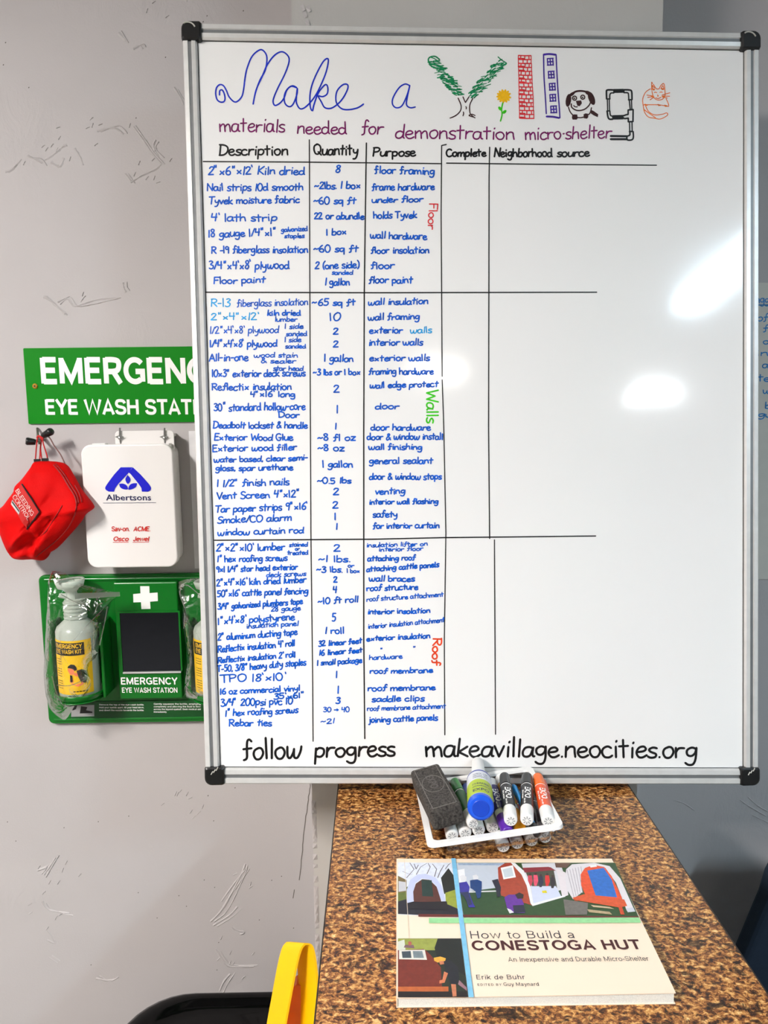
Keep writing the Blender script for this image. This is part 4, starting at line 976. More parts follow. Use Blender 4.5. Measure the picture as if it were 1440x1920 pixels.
# pockets and bottles
M_BOT = mat('translucent_plastic', (206, 216, 204), .32, var=.03, vscale=20, spec=.5); MATS['translucent_plastic'].node_tree.nodes['Principled BSDF'].inputs['Transmission Weight'].default_value = .25
M_YEL = mat('label_yellow', (250, 200, 10), .4, var=.02)
BY = WY-.052; BP = Plane((0, BY-.036, 0), (1, 0, 0), (0, 0, 1))
def bottle(cxp, right):
    ax = BP.uv(cxp, st(0, 700)[1])[0]; zb = BP.uv(cxp, st(0, 1050)[1])[1]; zt = BP.uv(cxp, st(0, 470)[1])[1]; ztop = BP.uv(cxp, st(0, 145)[1])[1]
    R_ = .0385; H_ = zt-zb
    # pocket shell (green, open half cylinder)
    pk = MB(); pk.lathe((ax, BY, zb-.010), (0, 0, 1), [(0, R_*.7), (.0, R_+.003), (.010, R_+.006), (.014, R_+.007)], 20, ref=(-1, 0, 0), a0=0, a1=math.pi, caps=False)
    pk.lathe((ax, BY, zb-.010), (0, 0, 1), [(0, 0), (0, R_+.006)], 20, ref=(-1, 0, 0), a0=0, a1=math.pi, caps=False)
    o = pk.make('bottle_pocket', M_GRNP, es, smooth=True); sol = o.modifiers.new('shell', 'SOLIDIFY'); sol.thickness = .002; sol.offset = 1
    for sx in (-1, 1): bevel(MB().box(ax+sx*(R_+.011)-.003, ax+sx*(R_+.011)+.003, WY-.062, WY-.0115, zb-.012, zt-.005).make('pocket_wall', M_GRNP, es), .002)
    bt = thing('eye_wash_bottle', ('clear eye wash bottle with yellow label sealed in plastic, on the left of the station' if not right else 'clear eye wash bottle with yellow label half hidden by the whiteboard edge'), 'bottle', (ax, BY, zb), 'eye wash bottles')
    b_ = MB(); b_.lathe((ax, BY, zb-.006), (0, 0, 1), [(0, R_-.006), (.003, R_-.001), (.008, R_), (H_*.9, R_), (H_*.96, R_-.003), (H_+.004, R_-.014), (H_+.010, R_-.020)], 40); b_.make('bottle_body', M_BOT, bt, smooth=True)
    z = zt+.004; nk = [(0, .021)]
    for i in range(5): nk += [(i*.007+.001, .0215), (i*.007+.004, .0215), (i*.007+.0045, .019), (i*.007+.0068, .019)]
    MB().lathe((ax, BY, z), (0, 0, 1), nk+[(.036, .019), (.038, .012)], 32).make('screw_collar', M_BOT, bt, smooth=False)
    zc = z+.037; sp_ = MB().lathe((ax-.004, BY, zc), (-.08, 0, 1), [(0, .012), (.006, .011), (.014, .010), (.018, .014), (ztop-zc-.018, .0145), (ztop-zc-.014, .024), (ztop-zc-.002, .0275), (ztop-zc, .0255), (ztop-zc-.002, .022)], 32, caps=False).make('eye_cup', M_BOT, bt, smooth=True)
    MB().tube([(ax-.012, BY-.004, zc+.006), (ax-.026, BY-.006, zc+.008)], [.006, .0045], 10).make('cup_spout', M_BOT, bt)
    lb = MB(); lz0, lz1 = zb+.006, zb+H_*.78; lb.lathe((ax, BY, lz0), (0, 0, 1), [(0, R_+.0004), (lz1-lz0, R_+.0004)], 28, ref=(0, -1, 0), a0=-1.35, a1=1.05, caps=False)
    lo = lb.make('label', M_YEL, bt, smooth=True)
    def cyl(u, v, h): a_ = u/R_; return V((ax+math.sin(a_)*(R_+h), BY-math.cos(a_)*(R_+h), lz0+v))
    H2 = lz1-lz0; u0 = -1.05*R_; u1 = 1.05*R_
    def patch(pts, h, m, name, n=1):
        mb = MB(); mb.flat([cyl(u, v, h) for u, v in pts]); return mb.make(name, m, lo)
    def strip(ua, ub, va, vb, h, m, name):
        mb = MB(); n = 12
        mb.add([cyl(ua+(ub-ua)*i/n, v, h) for v in (va, vb) for i in range(n+1)], [(i, i+1, n+2+i, n+1+i) for i in range(n)]); return mb.make(name, m, lo)
    strip(u0, .026, H2*.73, H2*.96, .0009, INK['black'], 'title_bar')
    class CY: at = staticmethod(lambda u, v, h=0: cyl(u, v, h))
    for tx, v, uu in (('EMERGENCY', H2*.865, (-.032, .0225)), ('EYE WASH KIT', H2*.765, (-.032, .021))):
        m_ = MB(); vs_, fs_, wd = type_mesh(tx, -1.3, 1.08); kx = (uu[1]-uu[0])/wd; ky = H2*.075/CAPH
        m_.add([cyl(uu[0]+x*kx, v+y*ky, .0014) for x, y in vs_], fs_); m_.make('lettering', M_YEL, lo)
    m_ = MB()
    for i in range(13):
        if i in (3, 8): continue
        for j in range(3): 
            ua = -.034+j*.0052; m_.add([cyl(ua, H2*(.66-.045*i), .0009), cyl(ua+.0042, H2*(.66-.045*i), .0009), cyl(ua+.0042, H2*(.66-.045*i)-.0012, .0009), cyl(ua, H2*(.66-.045*i)-.0012, .0009)], [(0, 1, 2, 3)])
    for j in range(5): m_.add([cyl(.002+j*.0055, H2*.05, .0009), cyl(.0062+j*.0055, H2*.05, .0009), cyl(.0062+j*.0055, H2*.05+.0018, .0009), cyl(.002+j*.0055, H2*.05+.0018, .0009)], [(0, 1, 2, 3)])
    m_.make('small_print', INK['black'], lo)
    sk = mat('print_skin', (238, 130, 84), .5)
    P_ = lambda pts: [(.001+x*.001, H2*.45+y*.001) for x, y in pts]     # millimetres about the head
    patch(P_([(-6,5),(-7,1),(-3,-7),(1,-8),(4,-5),(9,-4),(14,-8),(10,-12),(6,-10),(4,4)]), .0010, sk, 'printed_face')
    patch(P_([(-7,6),(-5,10),(0,13),(6,12),(9,7),(10,2),(6,0),(4,3),(0,5),(-6,6)]), .0014, INK['black'], 'printed_hair')
    patch(P_([(9,0),(18,2),(26,-2),(28,-14),(24,-26),(16,-24),(12,-14)]), .0012, mat('print_dark', (44, 34, 34), .5), 'printed_shirt')
    patch(P_([(-3,-14),(1,-14),(3,-22),(14,-27),(18,-22),(20,-28),(10,-32),(0,-27),(-5,-20)]), .0011, sk, 'printed_arm')
    patch(P_([(-3,-8),(1,-9),(1,-22),(-3,-22)]), .0015, INK['black'], 'printed_bottle')
    return bt
info = bottle(st(305, 0)[0], False)
info2 = bottle(st(1400, 0)[0]+4, True)
# plastic pouches round the bottles
M_FILM = clear('clear_film', .09, (1, 1, 1), .12, bump=.55, bscale=26)
def pouch(outl, hub, bt):
    vs_, fs_ = [], []; ring = spline([st(*p) for p in outl]+[st(*outl[0])], 3)[:-1]; n = len(ring); hc = st(*hub); K_ = 9; rr = random.Random(5)
    PP = Plane((0, WY-.063, 0), (1, 0, 0), (0, 0, 1))
    for k in range(K_+1):
        s = 1-k/K_*.98
        for i, (x, y) in enumerate(ring):
            X = hc[0]+(x-hc[0])*s; Y = hc[1]+(y-hc[1])*s; p = PP.hit(X, Y)
            h = min(.042, .046*(1-s**3)**.5)*(1 if s < 1 else 0)+(rr.uniform(-.0012, .0012) if 0 < k else 0)
            vs_.append(p+V((0, -h, 0)))
    fs_ = [(k*n+i, k*n+(i+1) % n, (k+1)*n+(i+1) % n, (k+1)*n+i) for k in range(K_) for i in range(n)]+[tuple(range(K_*n, (K_+1)*n))]
    t = obj('plastic_pouch', vs_, fs_, M_FILM, bt, smooth=True); t['label'] = 'clear crinkled plastic pouch'
    return t, BVHTree.FromPolygons([V(v) for v in vs_], fs_)
OUT1 = [(155,45),(260,60),(400,150),(560,190),(690,225),(640,270),(590,430),(560,560),(520,700),(480,800),(500,950),(460,1060),(370,1085),(330,1130),(265,1225),(200,1190),(150,1100),(118,900),(125,650),(135,450),(150,200)]
pt1, tr1 = pouch(OUT1, (300, 650), info)
OUT2 = [(1165,130),(1260,105),(1400,110),(1520,200),(1600,400),(1610,700),(1590,1000),(1480,1080),(1260,1060),(1215,1000),(1240,700),(1200,420),(1200,250)]
pt2, tr2 = pouch(OUT2, (1400, 600), info2)
M_FOLD = clear('film_fold', .35, (.9, .95, .92), .1)
def fold(t, tree, pts, r_=.0009, m=None, nm='fold', k=4):
    P_ = []
    for p in spline([st(*q) for q in pts], k):
        d = ray(*p).normalized(); h = tree.ray_cast(CAM, d)
        if h[0] is not None: P_.append(h[0]-d*.0008)
    if len(P_) > 2: MB().tube(P_, r_, 5).make(nm, m or M_FOLD, t)
for pts in ([(230,230),(300,270),(380,310),(450,350)], [(360,235),(400,300),(460,360)], [(500,380),(520,320),(560,300)], [(600,330),(575,470),(545,600),(520,720)], [(490,450),(490,560),(480,660)],
            [(165,60),(190,110),(235,115)], [(140,480),(132,620),(128,760)], [(520,240),(515,280),(540,240)], [(600,150),(598,190)], [(200,950),(300,955),(420,905)], [(260,1100),(290,1120),(340,1110)], [(240,1180),(262,1215)], [(160,880),(190,1000),(235,1100)]):
    fold(pt1, tr1, pts)
for pts in ([(1190,170),(1240,160),(1340,245)], [(1215,380),(1205,500),(1205,600)], [(1235,1010),(1255,1030),(1265,1020)]): fold(pt2, tr2, pts)
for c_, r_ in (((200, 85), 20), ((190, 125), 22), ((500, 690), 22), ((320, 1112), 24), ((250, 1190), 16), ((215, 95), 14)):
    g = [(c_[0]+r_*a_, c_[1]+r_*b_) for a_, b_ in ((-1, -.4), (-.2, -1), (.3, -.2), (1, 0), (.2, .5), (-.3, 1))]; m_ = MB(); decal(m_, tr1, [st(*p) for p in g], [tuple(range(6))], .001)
    if m_.v: m_.make('painted_glint', mat('film_glint', (236, 244, 238), .15), pt1)  # opaque pale patches paint the glints on the film
sl = [hy(*st(*p), WY-.092) for p in ((340, 222), (695, 212), (697, 246), (342, 270))]
MB().prism(sl, V((0, .0012, 0))).make('sealed_strip', clear('seal_strip', .28, (.86, .93, .88), .3), pt1)

# ================================================================= SHEET ON THE RIGHT WALL
RS = Plane((0, WY-.003, 0), (1, 0, 0), (0, 0, 1)); a = RS.uv(1440, 530); b = RS.uv(1440, 1086); rx0 = a[0]-.06
ps = thing('flip_chart_sheet', 'off-white sheet with blue handwriting taped to the wall right of the whiteboard', 'paper', (rx0+.25, WY-.003, b[1]))
MB().box(rx0, rx0+.5, WY-.003, WY-.0005, b[1], a[1]).make('sheet', mat('chart_paper', (208, 205, 196), .6, var=.02), ps)
for a in (("ngge today", 1416, 1500, 568, 568, 16), ("of the", 1419, 1480, 602, 602, 14), ("for all", 1430, 1500, 622, 622, 13), ("on the", 1430, 1495, 645, 645, 12), ("ing in", 1418, 1490, 667, 667, 12), ("a home", 1429, 1500, 690, 690, 12), ("te up", 1420, 1480, 715, 715, 13), ("we are", 1430, 1500, 738, 738, 13), ("by the", 1434, 1500, 766, 766, 13), ("guided", 1420, 1500, 782, 782, 11)):
    m_ = MB(); hand(m_, RS, *a, wpx=2.0, h=.0005); m_.make('handwriting', INK['cyan_blue'], ps)
m_ = MB(); ribbon(m_, RS, [RS.uv(1418, 572), RS.uv(1500, 571)], .0022, .0005); m_.make('handwriting', INK['cyan_blue'], ps)

# ================================================================= BOOK
TH = .0115
BKP = Plane((0, 0, CT+TH), (1, 0, 0), (0, 1, 0))
bc = [BKP.uv(*p) for p in ((745, 1871), (1267, 1864), (1147, 1612), (745, 1610))]     # near-left, near-right, far-right, far-left
bk = thing('book', 'cream paperback book about building a hut, lying on the speckled counter', 'book', (.16, .84, CT+.0005))
def bkc(s, t, z): 
    a_ = lerp(bc[0], bc[1], s); b_ = lerp(bc[3], bc[2], s); c_ = lerp(a_, b_, t); return V((c_[0], c_[1], CT+z))
M_PG = mat('page_edges', (226, 226, 218), .8, var=.1, vscale=900)
pg = MB(); n = 14
def lift(s): return .0016*s**2
top = [bkc(s/n*.995, t, TH-.0012+lift(s/n)) for t in (.004, .996) for s in range(n+1)]; bot = [bkc(s/n*.995, t, .001) for t in (.004, .996) for s in range(n+1)]
pg.add(top+bot, [(i, i+1, n+2+i, n+1+i) for i in range(n)]+[(2*(n+1)+i, 3*(n+1)+i, 3*(n+1)+i+1, 2*(n+1)+i+1) for i in range(n)]+[(i+1, i, 2*(n+1)+i, 2*(n+1)+i+1) for i in range(n)]+[(n+1+i, n+2+i, 3*(n+1)+i+1, 3*(n+1)+i) for i in range(n)]+[(0, n+1, 3*(n+1), 2*(n+1)), (n, 3*n+2, 4*n+3, 2*n+1)])
pg.make('page_block', M_PG, bk)
M_CRM = mat('cream_cover', (246, 226, 202), .35, var=.01, vscale=8)
cv = MB(); cv.add([bkc(s/n, t, z+lift(s/n)) for z in (TH-.0009, TH) for t in (0, 1) for s in range(n+1)],
    [(2*n+2+i, 2*n+3+i, 3*n+4+i, 3*n+3+i) for i in range(n)]+[(i, n+1+i, n+2+i, i+1) for i in range(n)]+[(i, i+1, 2*n+3+i, 2*n+2+i) for i in range(n)]+[(n+2+i, n+1+i, 3*n+3+i, 3*n+4+i) for i in range(n)]+[(0, 2*n+2, 3*n+3, n+1), (n, 2*n+1, 4*n+3, 3*n+2)])
cover = cv.make('front_cover', M_CRM, bk); CVT = bvh([cv])
MB().add([bkc(0, 0, 0), bkc(0, 1, 0), bkc(0, 1, TH), bkc(0, 0, TH), bkc(-.004, 0, .0), bkc(-.004, 1, 0), bkc(-.004, 1, TH), bkc(-.004, 0, TH)], [(4, 5, 6, 7), (0, 4, 7, 3), (1, 2, 6, 5), (3, 7, 6, 2), (0, 1, 5, 4)]).make('spine', M_CRM, bk)
MB().add([bkc(s, t, z) for z in (.0001, .001) for t in (0, 1) for s in (0, 1)], [(0, 2, 3, 1), (4, 5, 7, 6), (0, 1, 5, 4), (2, 6, 7, 3), (1, 3, 7, 5)]).make('back_cover', M_CRM, bk)
def bpx(x, y): return (720+x/2.483, 1590+y/2.483)
layer = [0]
def bpoly(pts, rgb, nm='printed_photo', par=None, h=None, smooth=False):
    if smooth: pts = spline(list(pts)+[pts[0]], 4)[:-1]
    layer[0] += 1; h = .00025+layer[0]*.00001 if h is None else h
    pts3 = []
    for x, y in pts:
        u, v = BKP.uv(*bpx(x, y)); pts3.append(V((u, v, 0)))
    s0 = bc[0][0]; sw = bc[1][0]-bc[0][0]
    for p in pts3: s_ = max(0, min(1, (p.x-s0)/sw)); p.z = CT+TH+lift(s_)+h
    key = 'print_%02x%02x%02x' % rgb; m = mat(key, rgb, .35, var=.12 if sum(rgb) < 600 else .02, vscale=220)
    # triangulated so that long shapes follow the curled cover
    bm = bmesh.new(); f = bm.faces.new([bm.verts.new(p) for p in pts3]); bmesh.ops.triangulate(bm, faces=[f])
    bm.verts.index_update(); o = obj(nm, [v.co.copy() for v in bm.verts], [tuple(v.index for v in f.verts) for f in bm.faces], m, par or cover); bm.free(); return o
def strip4(a, b, c, d, rgb, nm, n=10):       # long band cut so it follows the curl
    for i in range(n):
        pass
    layer[0] += 1; m_ = MB(); h = .00025+layer[0]*.00001
    def P3(x, y):
        u, v = BKP.uv(*bpx(x, y)); s_ = max(0, min(1, (u-bc[0][0])/(bc[1][0]-bc[0][0]))); return V((u, v, CT+TH+lift(s_)+h))
    L = lambda p, q, t: (p[0]+(q[0]-p[0])*t, p[1]+(q[1]-p[1])*t)
    m_.add([P3(*L(a, b, i/n)) for i in range(n+1)]+[P3(*L(d, c, i/n)) for i in range(n+1)], [(i, n+1+i, n+2+i, i+1) for i in range(n)])
    return m_.make(nm, mat('print_%02x%02x%02x' % rgb, rgb, .35, var=.08, vscale=200), cover)
# photo 1: arched hut under bare trees
p1 = strip4((65,68),(316,70),(347,325),(65,310), (222, 228, 240), 'printed_photo', 4)
bpoly([(65,205),(110,180),(110,310),(65,308)], (96, 110, 40), par=p1); bpoly([(265,140),(300,95),(325,130),(335,215),(280,215)], (26, 30, 24), par=p1); bpoly([(285,210),(332,195),(342,285),(290,280)], (150, 160, 50), par=p1)
bpoly([(65,130),(105,150),(105,205),(65,210)], (120, 104, 62), par=p1); bpoly([(68,155),(102,160),(102,200),(68,205)], (200, 200, 205), par=p1)
bpoly([(65,250),(120,235),(300,265),(345,285),(347,322),(65,308)], (28, 26, 36), par=p1)
for a_ in ([(105,140),(140,100),(120,70)], [(150,125),(170,90),(200,72)], [(200,122),(215,90),(205,72)], [(235,135),(245,100),(225,75)], [(250,140),(262,110),(280,80)], [(85,110),(110,120),(130,125)], [(160,80),(150,100),(140,75)], [(285,100),(300,80),(310,72)]):
    for k in range(len(a_)-1):
        (x, y), (x2, y2) = a_[k], a_[k+1]; bpoly([(x-2, y), (x2-1.5, y2), (x2+1.5, y2), (x+2, y)], (90, 84, 92), par=p1)
bpoly([(107,258),(106,195),(122,150),(155,125),(195,122),(240,140),(268,178),(292,268),(284,270),(262,235),(245,180),(215,148),(175,143),(145,165),(137,205),(140,250)], (196, 204, 236), par=p1)
bpoly([(138,245),(136,205),(148,168),(178,147),(212,150),(245,182),(262,235),(268,255),(140,252)], (88, 44, 32), par=p1); bpoly([(174,150),(222,152),(230,228),(178,226)], (24, 52, 44), par=p1)
bpoly([(120,255),(292,250),(300,290),(115,285)], (20, 14, 20), par=p1)
# photo 2: people, huts, lawn
p2 = strip4((335,70),(1075,75),(1186,330),(372,325), (40, 74, 34), 'printed_photo', 12)
bpoly([(336,71),(560,73),(590,180),(350,210)], (196, 204, 214), par=p2); bpoly([(340,105),(380,98),(390,210),(352,210)], (236, 238, 240), par=p2); bpoly([(350,205),(540,200),(540,206),(352,212)], (210, 212, 210), par=p2)
bpoly([(345,73),(560,74),(562,84),(346,82)], (150, 170, 196), par=p2)
bpoly([(640,76),(820,74),(860,190),(690,240)], (214, 214, 220), par=p2); bpoly([(645,96),(772,92),(800,110),(655,118)], (140, 44, 56), par=p2); bpoly([(660,118),(790,108),(806,190),(690,185)], (70, 74, 60), par=p2)
bpoly([(685,182),(800,182),(828,236),(694,262)], (206, 214, 236), par=p2); bpoly([(735,204),(755,202),(760,214),(738,214)], (226, 210, 20), par=p2)
for x, y, c in ((680,140,(200,60,80)), (706,138,(230,80,110)), (760,140,(210,40,40)), (730,145,(40,40,70)), (785,150,(40,36,44))): bpoly([(x-10,y-8),(x+8,y-8),(x+12,y+20),(x+4,y+42),(x-6,y+42),(x-10,y+20)], c, par=p2); bpoly([(x-5,y-18),(x+5,y-18),(x+5,y-8),(x-5,y-8)], (60,40,36), par=p2)
bpoly([(800,98),(845,120),(858,225),(830,235),(812,150)], (226, 218, 222), par=p2)
bpoly([(530,95),(560,76),(590,72),(620,90),(645,130),(665,180),(680,262),(690,272),(545,225),(540,200),(533,150)], (166, 62, 34), par=p2)
bpoly([(590,72),(610,74),(650,110),(680,180),(696,262),(840,225),(845,232),(692,275),(682,262),(664,180),(640,128)], (232, 234, 236), par=p2)
bpoly([(543,96),(600,84),(614,140),(556,150)], (240, 240, 240), par=p2); bpoly([(552,104),(594,94),(604,134),(562,142)], (198, 210, 216), par=p2)
bpoly([(795,75),(870,76),(850,98),(800,96)], (104, 74, 62), par=p2)
bpoly([(848,105),(875,82),(980,76),(1050,92),(1100,150),(1160,285),(1165,300),(1130,300),(1080,170),(1030,100),(960,90),(925,120),(915,160),(925,210),(880,245),(852,200),(843,150)], (222, 218, 222), par=p2)
for k in range(6): bpoly([(850+k*13,108-k*3),(853+k*13,107-k*3),(886+k*10,235-k*5),(883+k*10,236-k*5)], (176,170,178), par=p2)
bpoly([(915,130),(935,100),(975,86),(1025,96),(1060,140),(1108,240),(1100,262),(940,232),(918,180)], (226, 78, 30), par=p2); bpoly([(946,112),(1022,100),(1060,155),(1085,238),(985,228)], (28, 106, 196), par=p2); bpoly([(955,88),(985,84),(992,94),(962,98)], (235,235,235), par=p2)
bpoly([(878,238),(930,222),(1118,248),(1132,278),(1095,285),(885,248)], (214, 84, 36), par=p2); bpoly([(885,250),(900,252),(908,276),(895,276)], (190, 70, 30), par=p2); bpoly([(1090,280),(1108,282),(1120,318),(1102,318)], (200, 70, 30), par=p2)
bpoly([(962,272),(1050,282),(1072,292),(975,282)], (196, 176, 140), par=p2); bpoly([(945,292),(1050,305),(1062,318),(955,306)], (176, 156, 120), par=p2); bpoly([(835,245),(950,262),(945,318),(845,318)], (110, 106, 100), par=p2)
bpoly([(1125,290),(1160,285),(1170,305),(1135,308)], (200, 204, 214), par=p2)
bpoly([(350,165),(385,160),(398,185),(395,210),(415,262),(425,280),(395,280),(375,225),(355,215)], (50, 46, 150), par=p2); bpoly([(352,135),(368,128),(384,138),(384,155),(360,160)], (226,226,228), par=p2); bpoly([(352,210),(392,208),(410,265),(396,272),(372,230)], (38, 48, 84), par=p2)
bpoly([(400,155),(430,148),(455,160),(455,185),(450,235),(435,240),(425,205),(402,190)], (26, 62, 116), par=p2); bpoly([(412,132),(430,128),(440,138),(438,150),(416,152)], (226,226,228), par=p2)
bpoly([(502,155),(530,148),(545,190),(540,232),(528,232),(518,190)], (32, 34, 48), par=p2)
bpoly([(560,235),(580,222),(620,222),(640,240),(650,262),(655,308),(600,308),(572,282)], (98, 40, 150), par=p2); bpoly([(610,222),(630,212),(650,222),(648,240),(622,242)], (40, 26, 26), par=p2); bpoly([(600,272),(650,270),(660,305),(605,308)], (30, 34, 60), par=p2); bpoly([(572,285),(590,292),(605,305),(585,310)], (230,230,230), par=p2)
# stripes
strip4((160,311),(1184,327),(1188,333),(160,323), (104, 36, 26), 'cover_stripe'); strip4((209,329),(1186,333),(1196,357),(209,353), (150, 214, 150), 'cover_stripe')
# photo 3
p3 = strip4((65,425),(357,425),(391,699),(65,699), (34, 44, 28), 'printed_photo', 4)
bpoly([(65,426),(250,426),(245,480),(65,480)], (150, 158, 70), par=p3); bpoly([(65,440),(95,430),(100,478),(65,480)], (210, 214, 200), par=p3)
bpoly([(250,426),(357,426),(378,600),(250,520),(235,470)], (18, 24, 18), par=p3)
bpoly([(65,480),(185,474),(215,500),(265,560),(270,650),(65,652)], (118, 42, 26), par=p3); bpoly([(70,480),(190,478),(200,525),(70,522)], (222, 220, 210), par=p3); bpoly([(82,486),(124,484),(128,516),(86,516)], (60, 74, 84), par=p3); bpoly([(134,484),(178,484),(186,516),(138,516)], (120, 134, 140), par=p3)
bpoly([(65,650),(300,650),(300,674),(65,672)], (186, 96, 44), par=p3); bpoly([(65,674),(385,672),(391,699),(65,699)], (26, 18, 14), par=p3)
bpoly([(275,530),(310,528),(345,560),(350,610),(340,640),(310,638),(290,590)], (24, 26, 34), par=p3); bpoly([(232,516),(262,510),(288,518),(285,530),(250,538),(234,530)], (232, 170, 60), par=p3)
bpoly([(255,532),(278,530),(280,545),(262,548)], (196, 120, 84), par=p3); bpoly([(280,580),(298,588),(282,632),(258,636),(258,622),(272,618)], (206, 120, 80), par=p3); bpoly([(312,638),(335,640),(338,695),(320,697)], (196, 120, 84), par=p3)
bpoly([(92,468),(98,455),(138,456),(142,472)], (120, 90, 96), par=p3); bpoly([(112,442),(122,438),(130,446),(126,458),(114,458)], (170, 90, 70), par=p3); bpoly([(350,620),(385,655),(388,672),(345,640)], (150, 110, 120), par=p3)
strip4((313,52),(333,52),(418,700),(394,700), (124, 192, 228), 'cover_stripe', 3)
def bprint(tx, x0, x1, yb, yc, m, bold=0.0, sp=1.0):
    a_ = bpx(x0, yb); b_ = bpx(x1, yb); c_ = bpx((x0+x1)/2, yc)
    m_ = MB(); A = BKP.uv(*a_); B_ = BKP.uv(*b_); C_ = BKP.uv(*c_); D_ = BKP.uv(*bpx((x0+x1)/2, yb))
    vs_, fs_, wd = type_mesh(tx, bold, sp); kx = (B_[0]-A[0])/wd; ky = (C_[1]-D_[1])/CAPH; rise = (B_[1]-A[1])/(B_[0]-A[0])
    out = []
    for x, y in vs_:
        u = A[0]+x*kx; s_ = max(0, min(1, (u-bc[0][0])/(bc[1][0]-bc[0][0]))); out.append(V((u, A[1]+y*ky+x*kx*rise, CT+TH+lift(s_)+.0004)))
    m_.add(out, fs_); m_.make('lettering', m, cover)
M_DT = mat('book_type', (50, 48, 56), .5, var=0); M_DB = mat('book_title_type', (70, 20, 22), .5, var=0)
bprint('How to Build a', 405, 888, 424, 388, M_DT, -.62, 1.12); bprint('CONESTOGA HUT', 412, 1204, 478, 433, M_DB, -1.35, 1.12)
bprint('An Inexpensive and Durable Micro-Shelter', 580, 1236, 532, 510, M_DT, -.7, 1.05); bprint('Erik de Buhr', 432, 658, 614, 592, M_DT, -.75, 1.15); bprint('EDITED BY', 437, 548, 644, 633, M_DT, -.8, 1.4); bprint('Guy Maynard', 558, 722, 645, 628, M_DT, -.8, 1.12)
MB().box(bkc(.055, 0, 0).x, bkc(.055, 0, 0).x+.0005, bc[0][1]+.002, bc[3][1]-.002, CT+TH+.0004, CT+TH+.0006).make('hinge_crease', mat('crease', (230, 214, 190), .5), cover)

# ================================================================= TRAY WITH MARKERS
rim = [hz(802, 1586, .030), hz(1058, 1549, .050), hz(1022, 1434, .050)]; rim.append(rim[0]+(rim[2]-rim[1])); rim[3] = rim[3]
tn = (rim[1]-rim[0]).cross(rim[3]-rim[0]).normalized(); tx_ = (rim[1]-rim[0]); ty_ = (rim[3]-rim[0]); tL, tW = tx_.length, ty_.length; tx_.normalize(); ty_ = tn.cross(tx_)
TP = Plane(rim[0], tx_, ty_)
tr = thing('plastic_tray', 'clear plastic tray with a white rim holding markers, eraser and spray bottle', 'tray', tuple(hz(930, 1520, .003)))
def rloop(i_, h, r_): return [TP.at(u, v, h) for u, v in rrect(i_, i_, tL-i_, tW-i_, r_, 5)]
rm = MB(); L_ = [rloop(0, 0, .010), rloop(-.0005, -.004, .010), rloop(.0, .0008, .010), rloop(.0085, .0008, .008), rloop(.0095, -.003, .008)]
def skin(loops, m_):
    n = len(loops[0]); m_.add([p for l in loops for p in l], [(j*n+a, j*n+(a+1) % n, (j+1)*n+(a+1) % n, (j+1)*n+a) for j in range(len(loops)-1) for a in range(n)]); return n
skin([L_[1], L_[2], L_[3], L_[4], rloop(.008, -.0045, .008), L_[1]], rm); rm.make('rim', M_WHT, tr)
bd_ = MB(); lo_ = [rloop(.009, -.002, .008), rloop(.013, -.020, .008), rloop(.016, -.0265, .008)]; n = skin(lo_, bd_); bd_.f.append(tuple(range(len(bd_.v)-n, len(bd_.v))))
bd_.make('tray_body', clear('clear_tray_plastic', .07, (.95, .96, .97), .05), tr, smooth=False)
